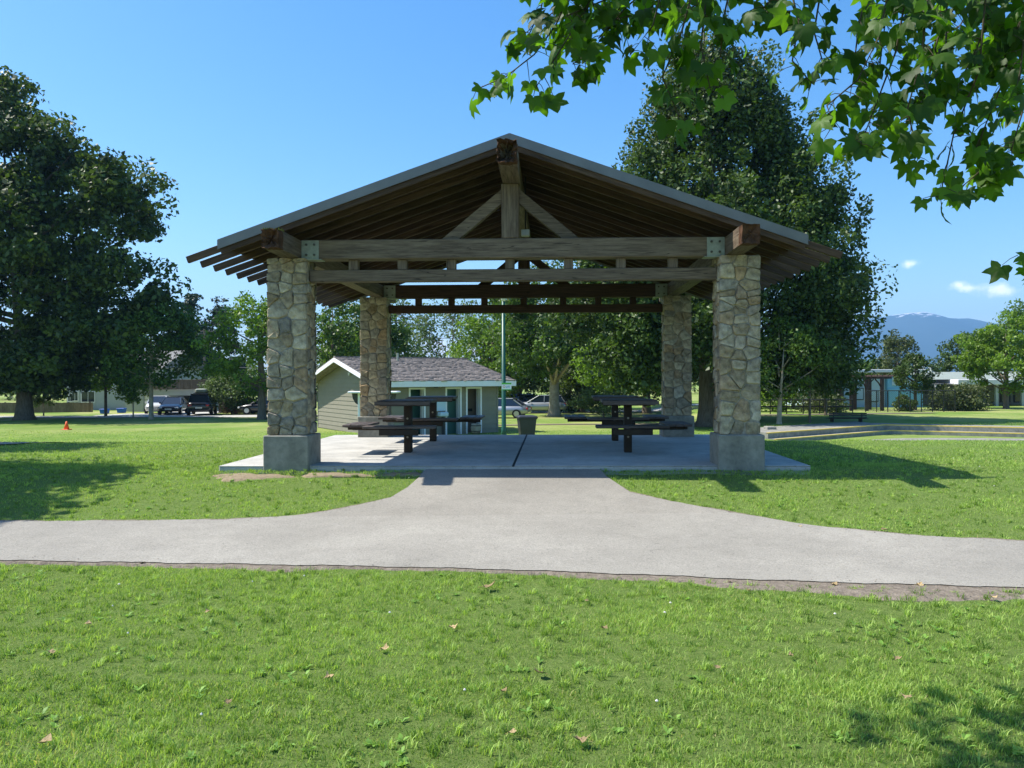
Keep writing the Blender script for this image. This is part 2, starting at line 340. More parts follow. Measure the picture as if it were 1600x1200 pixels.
# ------------------------------------------------------------ terrain
def build_ground():
    xs = np.unique(np.concatenate([np.linspace(-6000, -300, 12), np.linspace(-300, -60, 25), np.arange(-60, -14, 1.), np.arange(-14, 30, .3), np.arange(30, 60, 1.), np.linspace(60, 300, 25), np.linspace(300, 6000, 12)]))
    ys = np.unique(np.concatenate([np.linspace(-40, 1, 10), np.arange(1, 30, .25), np.arange(30, 48, .3), np.arange(48, 100, 1.), np.linspace(100, 400, 30), np.linspace(400, 7000, 16)]))
    X, Y = np.meshgrid(xs, ys); Z = G(X, Y)
    near = (Y < 30)
    Z = Z + np.where(near, .008*np.sin(X*3.1+np.sin(Y*2.3)*2)*np.cos(Y*2.7), 0)
    slab = (X > -4.8) & (X < 3.7) & (Y > 10.2) & (Y < 16.3); Z = np.where(slab, Z-.05, Z)
    V = np.stack([X, Y, Z], -1).reshape(-1, 3); nx = len(xs); i = np.arange(len(ys)-1)[:, None]*nx+np.arange(nx-1)[None]
    Fv = np.stack([i, i+1, i+nx+1, i+nx], -1)
    o = obj('ground', npmesh('ground', V, Fv, 4), 'ground', smooth=True); tag(o, kind='structure')
build_ground()

# path edges, taken from the photograph and laid on the ground
def gpoly(pts):
    P = [onground(*p) for p in pts]; return np.array([(p.x, p.y) for p in P])
near_e = gpoly([(-500, 872), (-200, 874), (0, 879), (300, 884), (600, 889), (800, 895), (1000, 902), (1200, 911), (1400, 917), (1600, 922), (2100, 934)])
far_e = gpoly([(-500, 822), (-200, 820), (0, 818), (200, 817), (350, 815), (430, 811), (500, 803), (560, 793), (610, 780), (636, 765)])
CX0, CX1 = at(652, 735, 10.42).x, at(938, 735, 10.42).x
far_e = np.concatenate([far_e, [(max(far_e[-1, 0]+.05, CX0-.05), 9.9), (max(far_e[-1, 0]+.06, CX0), 10.42), (CX1, 10.42), (CX1+.05, 9.95)]])
far_r = gpoly([(985, 772), (1050, 787), (1150, 804), (1250, 822), (1400, 838), (1600, 850), (2100, 870)])
far_e = np.concatenate([far_e, far_r])
for i in range(1, len(far_e)):
    if far_e[i, 0] <= far_e[i-1, 0]: far_e[i, 0] = far_e[i-1, 0]+.02
def wob(x, s, a): return a*(np.sin(x*7.1+s)+.6*np.sin(x*17.3+2*s)+.5*np.sin(x*41+s*3))/2
def ynear(x): return np.interp(x, near_e[:, 0], near_e[:, 1])+wob(x, 1.3, .022)
def yfar(x): return np.interp(x, far_e[:, 0], far_e[:, 1])+wob(x, 4.1, .025)*(np.interp(x, far_e[:, 0], far_e[:, 1]) < 10.3)
_sa = onground(430, 811); _sb = onground(1150, 804)
def yseam(x): return np.interp(x, [_sa.x, _sb.x], [_sa.y, _sb.y])
def strip(name, xs, ya, yb, n, dz, m, kind='structure', parent=None, low=0):
    t = np.linspace(0, 1, n+1)[:, None]; dz = np.where(t < .01, dz-low, dz); Y = ya[None]*(1-t)+yb[None]*t; X = np.repeat(xs[None], n+1, 0); Z = G(X, Y)+dz
    V = np.stack([X, Y, Z], -1).reshape(-1, 3); nx = len(xs); i = np.arange(n)[:, None]*nx+np.arange(nx-1)[None]
    o = obj(name, npmesh(name, V, np.stack([i, i+1, i+nx+1, i+nx], -1), 4), m, parent, smooth=True); return tag(o, kind=kind)
xs = np.unique(np.concatenate([np.arange(-11.5, 9.5, .05), far_e[:, 0][(far_e[:, 0] > -11.4) & (far_e[:, 0] < 9.4)]]))
mid = np.where((xs > _sa.x) & (xs < _sb.x), yseam(xs), 99)
strip('path', xs, ynear(xs), np.minimum(yfar(xs), mid), 10, .022, 'asphalt')
xc = xs[(xs > _sa.x+.02) & (xs < _sb.x-.02)]
strip('branch_path', xc, yseam(xc), np.maximum(yfar(xc), yseam(xc)+.002), 14, .022, 'asphalt2')
dw = .045+.08*np.clip(np.sin(xs*1.7+.4*np.sin(xs*4)), 0, 1)+.03*np.clip(np.sin(xs*5.3+1), 0, 1)+.015*np.sin(xs*23)+.22*np.exp(-((xs-2.6)/1.0)**2)+.12*sstep((xs-.3)/1.5)
strip('dirt_edge', xs, ynear(xs)-dw, ynear(xs)+.02, 3, .0155, 'dirt', low=.025)
dw2 = .02+.05*np.abs(np.sin(xs*2.9+2))+.03*np.abs(np.sin(xs*9.1))
xl = xs[(xs < CX0-.1) | (xs > CX1+.1)]
for part in (xs[xs < far_e[9, 0]-.02], xs[xs > far_e[13, 0]+.1]):
    strip('dirt_edge', part, yfar(part)-.02, yfar(part)+.02+.05*np.abs(np.sin(part*2.9+2)), 2, .0155, 'dirt')
def ribbon(name, pts, w, dz, m, kind='structure', n=40):
    P = [Vector((x, y, 0)) for x, y in pts]; out = []
    for i in range(len(P)-1):
        p0, p1, p2, p3 = P[max(i-1, 0)], P[i], P[i+1], P[min(i+2, len(P)-1)]
        for k in range(n//(len(P)-1)):
            t = k/(n//(len(P)-1)); out.append(.5*((2*p1)+(p2-p0)*t+(2*p0-5*p1+4*p2-p3)*t*t+(3*p1-p0-3*p2+p3)*t**3))
    out.append(P[-1]); V = []; Fv = []
    for i, p in enumerate(out):
        d = (out[min(i+1, len(out)-1)]-out[max(i-1, 0)]).normalized(); s = Vector((-d.y, d.x, 0))*(w/2)
        for k in range(5):
            q = p+s*(1-k/2); V.append((q.x, q.y, gz(q.x, q.y)+dz))
    for i in range(len(out)-1):
        for k in range(4): a = i*5+k; Fv.append((a, a+1, a+6, a+5))
    o = obj(name, npmesh(name, V, Fv, 4), m, smooth=True); return tag(o, kind=kind)
ribbon('side_path', [(-24, 12.2), (-17, 13.4), (-12.6, 15.2), (-11.7, 17.4), (-14.5, 20), (-22, 24)], 1.7, .02, 'asphalt2')
ribbon('lane', [(-75, 62.5), (-50, 61.3), (-35, 61), (-21, 62.5), (-6, 67), (16, 71)], 3.2, .03, 'concrete')
ribbon('driveway', [(-36, 61.5), (-33, 66), (-32.5, 72)], 6, .035, 'concrete')
ribbon('garden_path', [(-4, 47), (4, 47.5), (12, 50), (26, 53)], 1.0, .03, 'dirt')
ribbon('basin_floor_path', [(12.2, 32.0), (17.5, 35.2), (26, 33.2), (46, 24.5)], 3.2, .03, 'footing')

def patch(cx, cy, rx, ry, seed):
    r_ = random.Random(seed); n = 40; V = [(cx, cy, gz(cx, cy)+.02)]
    for q, dz in ((.5, .018), (.85, .012), (1, -.01)):
        for k in range(n): a = 2*math.pi*k/n; w_ = q*(1+.25*math.sin(a*3+seed)+.15*math.sin(a*7+seed*2)+r_.uniform(-.06, .06)); x, y = cx+rx*w_*math.cos(a), cy+ry*w_*math.sin(a); V.append((x, y, gz(x, y)+dz))
    Fc = [(0, 1+k, 1+(k+1) % n) for k in range(n)]+[(1+j*n+k, 1+(j+1)*n+k, 1+(j+1)*n+(k+1) % n, 1+j*n+(k+1) % n) for j in range(2) for k in range(n)]
    me = bpy.data.meshes.new('bare_patch'); me.from_pydata(V, [], Fc); me.update(); o = obj('bare_patch', me, 'dirt_pale', smooth=True); tag(o, kind='structure')
M['dirt_pale'] = mat('dry_earth', (.2, .155, .1), .95, .1, .012, 60, 0, 22, var2=(.32, .26, .17))
patch(-4.0, 10.0, .5, .2, 1); patch(-2.9, 10.1, .45, .12, 2); patch(-1.95, 10.12, .4, .11, 3)
# ------------------------------------------------------------ slab
SX0, SX1, SY0, SY1 = at(340, 735, 10.42).x, at(1268, 732, 10.42).x, 10.45, 16.15
slab = MB().cbox((SX0, SY0, -.32), (SX1, SY1, -.012), .015).build('slab', 'concrete'); tag(slab, kind='structure')
jx = at(802, 727, 10.5).x
for (a, b) in ((SX0+.0, jx-.018), (jx+.018, SX1)):
    for (c, d) in ((SY0, SY0+.86), (SY0+.872, SY1)):
        if c == SY0 or True:
            obj('slab_panel', MB().cbox((a, c, -.0115), (b, d, .0), .004).mesh('slab_panel'), 'concrete', slab)
j = MB().box((jx-.015, SY0+.005, -.0118), (jx+.015, SY1-.01, -.003)).build('expansion_joint', 'dark', slab)

# ------------------------------------------------------------ the shelter
XC = -.546; CO = 3.09; BO = 3.02; ZC = 2.85
shelter = thing('picnic_shelter', 'open timber picnic shelter with four stone pillars and low gable metal roof on a slab', 'shelter', (XC, 13.3, 0))
def clip(poly, nx, ny, c):
    out = []
    for i in range(len(poly)):
        p, q = poly[i], poly[(i+1) % len(poly)]; dp = p[0]*nx+p[1]*ny-c; dq = q[0]*nx+q[1]*ny-c
        if dp <= 0: out.append(p)
        if (dp < 0) != (dq < 0) and dp != dq: t = dp/(dp-dq); out.append((p[0]+(q[0]-p[0])*t, p[1]+(q[1]-p[1])*t))
    return out
def stone_cells(w, h, rng_, size, gap):
    seeds = []; z = 0; row = 0
    while z < h:
        rh = size*(.5+.75*rng_.random()); n = max(1, round(w/size*(.8+.45*rng_.random()))); off = rng_.random()
        cuts = np.sort(np.clip((np.arange(n)+.5)/n+(rng_.random(n)-.5)*.5/n, .05, .95))
        for c in cuts: seeds.append((c*w, min(h, z+rh*.5+(rng_.random()-.5)*rh*.75)))
        z += rh; row += 1
    cells = []
    for i, (x, y) in enumerate(seeds):
        poly = [(0, 0), (w, 0), (w, h), (0, h)]
        for j_, (u, v) in enumerate(seeds):
            if i == j_: continue
            dx, dy = u-x, v-y; l = math.hypot(dx, dy)
            if l > size*4: continue
            nx, ny = dx/l, dy/l; mx, my = (x+u)/2, (y+v)/2
            poly = clip(poly, nx, ny, mx*nx+my*ny-gap/2)
            if len(poly) < 3: break
        if len(poly) >= 3: cells.append((poly, (x, y)))
    return cells
def chaikin(p, t=.1):
    o = []
    for i in range(len(p)):
        a, b = p[i], p[(i+1) % len(p)]; o += [(a[0]+(b[0]-a[0])*t, a[1]+(b[1]-a[1])*t), (b[0]+(a[0]-b[0])*t, b[1]+(a[1]-b[1])*t)]
    return o
def stone_mesh(poly, c, thick, rng_):
    """flat-bedded stone: outline, raised and slightly uneven face; local x along the wall, y outwards, z up"""
    P = chaikin(poly); P = [(x+(rng_.random()-.5)*.012, y+(rng_.random()-.5)*.012) for x, y in P]; n = len(P); b = MB(); d = thick*(.6+.8*rng_.random())
    V = [(x, 0, z) for x, z in P]+[(x+(c[0]-x)*.02, d*.72, z+(c[1]-z)*.02) for x, z in P]
    tx, tz = (rng_.random()-.5)*.16, (rng_.random()-.5)*.16
    V += [(x+(c[0]-x)*.12, d+(x-c[0])*tx+(z-c[1])*tz+(rng_.random()-.5)*.016, z+(c[1]-z)*.12) for x, z in P]+[(c[0], d+.004, c[1])]
    Fv = [(i, (i+1) % n, (i+1) % n+n, i+n) for i in range(n)]+[(i+n, (i+1) % n+n, (i+1) % n+2*n, i+2*n) for i in range(n)]+[(i+2*n, (i+1) % n+2*n, 3*n) for i in range(n)]
    return b.add([(x-c[0], y, z-c[1]) for x, y, z in V], Fv)
def pillar(cx, y0, yd, seed, lab):
    r_ = np.random.default_rng(seed); cy = y0+yd/2; hw = .275
    mt = MB().cbox((cx-hw+.024, y0+.024, .38), (cx+hw-.024, y0+yd-.024, ZC), .01)
    col = mt.build('stone_pillar', 'mortar', shelter)
    if lab: col['label'] = lab
    ft = MB().cbox((cx-.31, y0-.06, -.45), (cx+.31, y0+yd+.07, .42), .012); o = ft.build('footing', 'footing', col)
    z0, z1 = .425, ZC-.002; h = z1-z0
    # front and back faces run full width, the sides sit between them
    for (w, th, orig, xdir, ydir, mode) in ((2*hw, .045, (cx-hw, y0+.045, z0), (1, 0, 0), (0, -1, 0), 'front'),
                                            (yd-.09, .045, (cx+hw-.045, y0+.045, z0), (0, 1, 0), (1, 0, 0), 'right'),
                                            (yd-.09, .045, (cx-hw+.045, y0+.045, z0), (0, 1, 0), (-1, 0, 0), 'left'),
                                            (2*hw, .045, (cx-hw, y0+yd-.045, z0), (1, 0, 0), (0, 1, 0), 'back')):
        cells = stone_cells(w, h, r_, .195, .009)
        bm = Matrix((Vector(xdir), Vector(ydir), (0, 0, 1))).transposed().to_4x4()
        vis = mode == 'front' or (mode == 'right' and cx < 0) or (mode == 'left' and cx > 0)
        allb = MB()
        for poly, c in cells:
            sb = stone_mesh(poly, c, th, r_)
            p = Vector(orig)+Vector(xdir)*c[0]+Vector((0, 0, 1))*c[1]; mm = bm.copy(); mm.translation = p
            if vis: obj('stone', sb.mesh('stone'), 'stone', col, mm)
            else: allb.add(sb.v, sb.f, mm)
        if not vis: o = allb.build('stonework', 'stone', col); o['kind'] = 'stuff'
    return col
YF, YB = 10.44, 15.55
pillar(XC-CO, YF, .46, 3, 'front left pillar, warm tan stones'); pillar(XC+CO, YF, .46, 5, 'front right pillar, squarer buff stones')
pillar(XC-CO, YB, .46, 8, None); pillar(XC+CO, YB, .46, 12, None)
# long beams over the pillars and the ridge beam, ends weathered
def rotten_end(me, x_end, sgn, amp):
    for v in me.vertices:
        if abs(v.co.x-x_end) < .02:
            n = mnoise.noise(Vector((v.co.y*22, v.co.z*22, 3))); v.co.x += sgn*(-abs(n)*amp)
def big_beam(name, p0, p1, w, h, m, rot=0, hole=0, taper=0):
    mx, L = frame(p0, p1); nx = [0, .03, .08, .16, .3]+[.3+(L-.3)*t for t in np.linspace(.08, 1, 14)]; b = MB(); g = 6; ring = []
    # box grown from a fine front end so that it can rot; local x runs along the beam
    for xi, x in enumerate(nx):
        r_ = []
        for k in range(4*g):
            s, t = divmod(k, g); u = -1+2*t/g; y, z = [(u, -1), (1, u), (-u, 1), (-1, -u)][s]
            q = 1-.04*(abs(y)*abs(z))
            ww, hh = w/2*q*(1-taper*max(0, .16-x)/.16), h/2*q*(1-taper*.5*max(0, .16-x)/.16)
            nzv = mnoise.noise_vector(Vector((x*1.5, y*2+seedb[0], z*2)))*.006
            if rot and x < .2: nzv += mnoise.noise_vector(Vector((x*14, y*2.4+seedb[0], z*2.4)))*rot
            xx = x+(abs(mnoise.noise(Vector((y*2.2, z*2.2, 5+seedb[0]))))*rot*3.2 if x == 0 else 0)
            b.v.append((xx+0, y*ww+nzv.y, z*hh+nzv.z)); r_.append(len(b.v)-1)
        ring.append(r_)
    for a, c in zip(ring, ring[1:]):
        for k in range(4*g): b.f.append((a[k], a[(k+1) % (4*g)], c[(k+1) % (4*g)], c[k]))
    # end caps: concentric rings, pushed in where rotten
    prev = ring[0]
    for q, dep in ((.72, .02+hole*.35), (.42, .03+hole), (.12, .03+hole*1.2)):
        cur = []
        for k in prev and range(4*g):
            x, y, z = b.v[ring[0][k]]; dn = abs(mnoise.noise(Vector((y*20, z*20, 9))))*hole
            b.v.append((dep*(.6+.6*abs(mnoise.noise(Vector((y*9, z*9, 2+seedb[0])))))+dn, y*q, z*q)); cur.append(len(b.v)-1)
        for k in range(4*g): b.f.append((prev[(k+1) % (4*g)], prev[k], cur[k], cur[(k+1) % (4*g)]))
        prev = cur
    b.f.append(tuple(prev)); b.f.append(tuple(ring[-1][::-1])); seedb[0] += 3.7
    o = b.buildl(name, m, shelter, mx)
    o.data.materials.append(M['rot'])
    for p in o.data.polygons:
        if p.center.x < .13 and rot: p.material_index = 1
    return o
seedb = [0.]
big_beam('side_beam', (XC-BO-.0, 9.62, ZC+.125), (XC-BO, 16.9, ZC+.125), .24, .25, 'timber', .018, .05, .1)
big_beam('side_beam', (XC+BO, 9.58, ZC+.125), (XC+BO, 16.9, ZC+.125), .24, .25, 'timber', .006, .02, .05)
big_beam('ridge_beam', (XC, 9.42, 4.0), (XC, 16.9, 4.0), .25, .27, 'timber', .03, .16, .0)
ms = MB()
for k in range(90):
    x, y = XC-BO+random.uniform(-.11, .11), random.uniform(9.66, 9.9); h = random.uniform(.008, .03)
    ms.tube([(x, y, ZC+.235), (x+random.uniform(-.01, .01), y, ZC+.25+h)], [.013, .003], 5)
o = ms.build('moss', 'moss', shelter); o['label'] = 'yellow green moss on the left beam end'; o['kind'] = 'stuff'
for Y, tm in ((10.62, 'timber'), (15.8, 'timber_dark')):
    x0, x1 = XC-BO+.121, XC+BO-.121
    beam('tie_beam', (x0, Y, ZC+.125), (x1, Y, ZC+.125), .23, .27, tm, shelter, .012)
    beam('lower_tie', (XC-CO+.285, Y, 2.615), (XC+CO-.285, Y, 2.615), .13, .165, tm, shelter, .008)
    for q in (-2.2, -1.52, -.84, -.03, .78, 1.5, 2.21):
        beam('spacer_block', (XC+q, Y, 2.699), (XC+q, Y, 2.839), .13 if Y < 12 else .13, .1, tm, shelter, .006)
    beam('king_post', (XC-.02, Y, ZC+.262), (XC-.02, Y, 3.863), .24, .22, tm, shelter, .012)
    for s in (-1, 1):
        beam('strut', (XC-.02+s*.93, Y, 3.05+.0), (XC-.02+s*.13, Y, 3.73), .12, .15, tm, shelter, .008) if False else None
        a = Vector((XC-.02+s*.84, Y, 3.105)); b_ = Vector((XC-.02+s*.118, Y, 3.70)); d_ = (b_-a).normalized(); nrm = Vector((-d_.z, 0, d_.x))*.075
        poly = []
        pz = 3.113
        def onz(p): t = (pz-p.z)/d_.z; return p+d_*t
        def onx(p): t = (b_.x-p.x)/d_.x; return p+d_*t
        P4 = [onz(a+nrm), onz(a-nrm), onx(b_-nrm), onx(b_+nrm)]
        mb = MB(); mb.add([(p.x, Y-.06, p.z) for p in P4]+[(p.x, Y+.06, p.z) for p in P4], [(0, 1, 2, 3), (7, 6, 5, 4), (0, 4, 5, 1), (1, 5, 6, 2), (2, 6, 7, 3), (3, 7, 4, 0)])
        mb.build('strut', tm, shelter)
        # steel connector: face plate, seat flange and four bolts
        xi = XC+s*(BO-.122); yf = Y-.121
        pl = MB().cbox((min(xi, xi-s*.24), yf-.008, ZC-.01), (max(xi, xi-s*.24), yf, ZC+.25), .002).build('steel_plate', 'plate', shelter)
        obj('flange', MB().cbox((min(xi+s*.1, xi-s*.28), yf-.03, ZC-.022), (max(xi+s*.1, xi-s*.28), yf+.16, ZC-.011), .002).mesh('flange'), 'plate', pl)
        for bx in (.07, .18):
            for bz in (.05, .19):
                bb = MB().tube([(xi-s*bx, yf-.026, ZC+bz), (xi-s*bx, yf-.008, ZC+bz)], .017, 6).build('bolt', 'bolt', pl)
# knee braces along the side beams at the rear pillars
SL = .352; ZR = 4.40
def rz(off): return ZR-SL*off
cosS = 1/math.sqrt(1+SL*SL)
for s in (-1, 1):
    for k in range(17):
        y = 10.145+.41*k; dy = random.uniform(-.008, .008); e = 4.33+random.uniform(-.015, .015)
        zo = -.045-.046/cosS
        beam('rafter', (XC+s*e, y+dy, rz(e)+zo), (XC+s*.02, y, rz(.02)+zo), .046, .135, 'rafter', shelter, .004) if False else None
        mx, L = frame((XC+s*e, y+dy, rz(e)+zo), (XC+s*.0, y, rz(0)+zo)); mb = MB(); mb.cbox((0, -.023, -.045), (L-.03, .023, .045), .003); mb.buildl('rafter', 'rafter', shelter, mx)
    nb = 27; wv = 3.86/nb
    for k in range(nb):
        o0, o1 = k*wv+.004, (k+1)*wv-.003
        b = MB(); z = -.042
        b.add([(XC+s*o0, 10.1, rz(o0)+z), (XC+s*o1, 10.1, rz(o1)+z), (XC+s*o1, 16.78, rz(o1)+z), (XC+s*o0, 16.78, rz(o0)+z),
               (XC+s*o0, 10.1, rz(o0)+z+.019), (XC+s*o1, 10.1, rz(o1)+z+.019), (XC+s*o1, 16.78, rz(o1)+z+.019), (XC+s*o0, 16.78, rz(o0)+z+.019)],
              [(0,3,2,1),(4,5,6,7),(0,1,5,4),(1,2,6,5),(2,3,7,6),(3,0,4,7)])
        b.build('roof_board', 'rafter', shelter)
    # standing seam sheet with folded flashing at gable and eave
    E = 3.88; th = .014; b = MB(); zt = 0
    Y0, Y1 = 10.07, 16.82
    q0, q1 = (0.001, rz(0)), (E, rz(E))
    def roofq(o0, o1, y0, y1, zb, ztp):
        b.add([(XC+s*o0, y0, rz(o0)+zb), (XC+s*o1, y0, rz(o1)+zb), (XC+s*o1, y1, rz(o1)+zb), (XC+s*o0, y1, rz(o0)+zb),
               (XC+s*o0, y0, rz(o0)+ztp), (XC+s*o1, y0, rz(o1)+ztp), (XC+s*o1, y1, rz(o1)+ztp), (XC+s*o0, y1, rz(o0)+ztp)],
              [(0,3,2,1),(4,5,6,7),(0,1,5,4),(1,2,6,5),(2,3,7,6),(3,0,4,7)])
    roofq(.001, E, Y0+.003, Y1-.003, -.018, 0)
    for k in range(1, 15): roofq(.02, E-.01, Y0+k*.45, Y0+k*.45+.02, .001, .03)
    b.build('metal_roof', 'roofmetal', shelter)
    b = MB(); roofq(.001, E, Y0-.004, Y0, -.12, .012); roofq(.001, E, Y0, Y0+.08, .0015, .012); roofq(.001, E, Y0-.012, Y0-.004, -.12, -.11)
    # three lapped lengths of flashing
    for q in (1.3, 2.6): roofq(q, q+.05, Y0-.007, Y0-.0045, -.118, .012)
    b.build('gable_flashing', 'roofmetal', shelter)
    b = MB(); roofq(.001, E, Y1, Y1+.004, -.165, .012); b.build('gable_flashing', 'roofmetal', shelter)
    b = MB(); roofq(E+.001, E+.006, Y0, Y1, -.06, .008); b.build('eave_flashing', 'roofmetal', shelter)
    bb = MB(); mx, L = frame((XC+s*.005, 10.095, rz(0)-.045-.07), (XC+s*3.86, 10.095, rz(3.86)-.045-.07)); bb.cbox((0.01, -.012, -.075), (L, .012, .065), .002); bb.buildl('barge_board', 'rafter', shelter, mx)
# small light fitting behind the king post
lf = thing('light_fitting', 'small cream light fitting just behind the front king post of the shelter', 'light', (XC+.17, 10.9, 3.19))
p = at(821, 364, 10.95)
MB().cbox((p.x-.06, 10.9, p.z-.045), (p.x+.06, 11.0, p.z+.045), .008).build('housing', 'lampglass', lf)
MB().tube([(p.x, 10.95, p.z+.046), (p.x, 10.95, 3.862+.2)], .012, 6).build('stem', 'darkmetal', lf)
# ------------------------------------------------------------ picnic tables
def picnic_table(x, y, seats, label):
    t = thing('picnic_table', label, 'picnic table', (x, y, 0), 'pedestal picnic tables under the shelter')
    MB().cbox((x-.062, y-.062, 0), (x+.062, y+.062, .785), .01).build('post', 'post', t)
    for k, (ox, oz) in enumerate(((0, .2), (0.0, .5))):
        pass
    n = 6; w = 1.0/n
    top = MB().cbox((x-.06, y-.42, .765), (x+.06, y+.42, .797), .004).build('top_bearer', 'post', t)
    for k in range(2): MB().cbox((x-.4, y-.3+k*.56, .755), (x+.4, y-.26+k*.56, .79), .004).build('top_bearer', 'post', t)
    for k in range(n):
        inset = .1 if k in (0, n-1) else 0
        yy = y-.5+k*w; b = MB(); b.cbox((x-.43+inset, yy+.004, .8), (x+.43-inset, yy+w-.004, .848), .005); b.build('tabletop_plank', 'tablewood', t)
    b = MB().cbox((x-.43, y-.527, .775), (x+.43, y-.502, .835), .004); b.build('edge_board', 'tablewood', t)
    for s in seats:
        if s in 'LR':
            sg = -1 if s == 'L' else 1; cx = x+sg*.76
            b = MB(); xa, xb = sorted((x+sg*.062, cx+sg*.14)); b.cbox((xa, y-.035, .36), (xb, y+.035, .428), .006); b.build('seat_arm', 'post', t)
            for e in (-.3, .3): MB().cbox((cx-.14, y+e-.02, .385), (cx+.14, y+e+.02, .43), .008).build('seat_bearer', 'post', t)
            for k in range(3): MB().cbox((cx-.2+k*.135, y-.42, .432), (cx-.2+k*.135+.128, y+.42, .47), .005).build('seat_plank', 'tablewood', t)
        else:
            cy = y-.66
            MB().cbox((x-.035, cy-.1, .36), (x+.035, y-.063, .428), .006).build('seat_arm', 'post', t)
            MB().cbox((x-.3, cy-.13, .33), (x+.3, cy-.1, .42), .006).build('seat_bearer', 'post', t)
            for k in range(2): MB().cbox((x-.55, cy-.14+k*.14, .432), (x+.55, cy-.14+k*.14+.132, .47), .005).build('seat_plank', 'tablewood', t)
    b = MB()
    for zz in (.25, .55):
        b.tube([(x, y-.075, zz), (x, y-.06, zz)], .018, 6)
    b.build('bolt_heads', 'barkpale', t)
picnic_table(at(638, 700, 12.35).x, 12.35, 'LN', 'nearer left picnic table with a seat on its left and one facing the path')
picnic_table(at(677, 690, 14.55).x, 14.55, 'LRN', 'farther left picnic table, in front of the restroom doors, with its right seat sky lit')
picnic_table(at(981, 700, 12.35).x, 12.35, 'RN', 'nearer right picnic table with a seat on its right reaching towards the front right pillar')
picnic_table(at(961, 690, 14.6).x, 14.6, 'LRN', 'farther right picnic table, right of the grey wheelie bin')

# ------------------------------------------------------------ restroom building
def pxof(p):
    v = CAMR.transposed() @ (Vector(p)-Vector((0, 0, CAMZ))); return PX+F*v.x/-v.z, PY-F*v.y/-v.z
RA = R(35); U = Vector((math.cos(RA), math.sin(RA), 0)); Vv = Vector((-math.sin(RA), math.cos(RA), 0))
RC = at(601, 676, 36.6); RZ0 = -1.7; RC.z = 0
def alongto(px, p0, dr, lo, hi):
    for _ in range(50):
        m_ = (lo+hi)/2; s0 = pxof(p0+dr*m_)[0]-px; s1 = pxof(p0+dr*lo)[0]-px
        if (s0 > 0) == (s1 > 0): lo = m_
        else: hi = m_
    return lo
RL = alongto(777, RC, U, 0, 20); RW = alongto(497.5, RC, Vv, 0, 30)
Rm = Matrix((U, Vv, Vector((0, 0, 1)))).transposed().to_4x4(); Rm.translation = RC
rr = thing('restroom_building', 'small grey sided park restroom with cedar shake roof and three doorways behind the shelter', 'building', (RC.x, RC.y, -1.6))
WT = 1.02; RISE = 1.12; rid = RW/2
def rbox(name, a, b, m, parent=rr, c=.004):
    return obj(name, MB().cbox(a, b, c).mesh(name), m, parent, Rm)
doors = []
for (pa, pb, m) in ((641, 662, 'greendoor'), (698, 718.5, 'greendoor'), (730, 750, 'brown')):
    doors.append((alongto(pa, RC, U, 0, 20), alongto(pb, RC, U, 0, 20), m))
DT = .64
segs = [0]+[v for d in doors for v in d[:2]]+[RL]
w = MB()
for i in range(0, len(segs), 2): w.box((segs[i], .0, RZ0), (segs[i+1], .25, DT))
w.box((0, 0, DT), (RL, .25, WT)); w.box((0, .25, RZ0), (.2, RW, WT)); w.box((RL-.2, .25, RZ0), (RL, RW, WT)); w.box((.2, RW-.2, RZ0), (RL-.2, RW, WT))
w.add([(0.001, 0, WT), (0.001, RW, WT), (0.001, rid, WT+RISE-.05), (.2, 0, WT), (.2, RW, WT), (.2, rid, WT+RISE-.05)], [(0, 1, 2), (5, 4, 3), (0, 3, 4, 1), (1, 4, 5, 2), (2, 5, 3, 0)])
w.add([(RL-.2, 0, WT), (RL-.2, RW, WT), (RL-.2, rid, WT+RISE-.05), (RL, 0, WT), (RL, RW, WT), (RL, rid, WT+RISE-.05)], [(0, 1, 2), (5, 4, 3), (0, 3, 4, 1), (1, 4, 5, 2), (2, 5, 3, 0)])
obj('wall', w.mesh('wall'), 'siding2', rr, Rm)
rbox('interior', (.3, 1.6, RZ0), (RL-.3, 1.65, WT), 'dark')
bh = .235; z = RZ0+.05
while z < WT+RISE:
    z1 = z+bh-.006
    def lap(x0, x1, y0, y1, side):
        b = MB(); t = .032
        if side == 'f': b.add([(x0, -.0, z), (x1, -.0, z), (x1, -.0, z1), (x0, -.0, z1), (x0, -t, z), (x1, -t, z), (x1, -.010, z1), (x0, -.010, z1)], [(0,3,2,1),(4,5,6,7),(0,1,5,4),(1,2,6,5),(2,3,7,6),(3,0,4,7)])
        else: b.add([(0, y0, z), (0, y1, z), (0, side[1], z1), (0, side[0], z1), (-t, y0, z), (-t, y1, z), (-.010, side[1], z1), (-.010, side[0], z1)], [(0,3,2,1),(4,5,6,7),(0,1,5,4),(1,2,6,5),(2,3,7,6),(3,0,4,7)])
        obj('siding_board', b.mesh('siding_board'), 'siding', rr, Rm)
    if z1 < WT-.12:
        if z1 < DT+.06:
            for i in range(0, len(segs), 2):
                a = segs[i]+(.09 if i else .07); c = segs[i+1]-(.09 if i < len(segs)-2 else .07)
                if c > a: lap(a, c, 0, 0, 'f')
        else: lap(.07, RL-.07, 0, 0, 'f')
    def yin(zz): return max(.07, (zz-WT)/RISE*rid if zz > WT else 0)
    if yin(z1) < rid-.1: lap(0, 0, yin(z), RW-yin(z), (yin(z1), RW-yin(z1)))
    z += bh
for (x, y, sx, sy) in ((0, 0, 1, 1), (RL, 0, -1, 1), (0, RW, 1, -1)):
    xa, xb = sorted((x-sx*.04, x+sx*.065)); ya, yb = sorted((y-sy*.04, y+sy*.065)); rbox('corner_trim', (xa, ya, RZ0), (xb, yb, WT-.02), 'siding2')
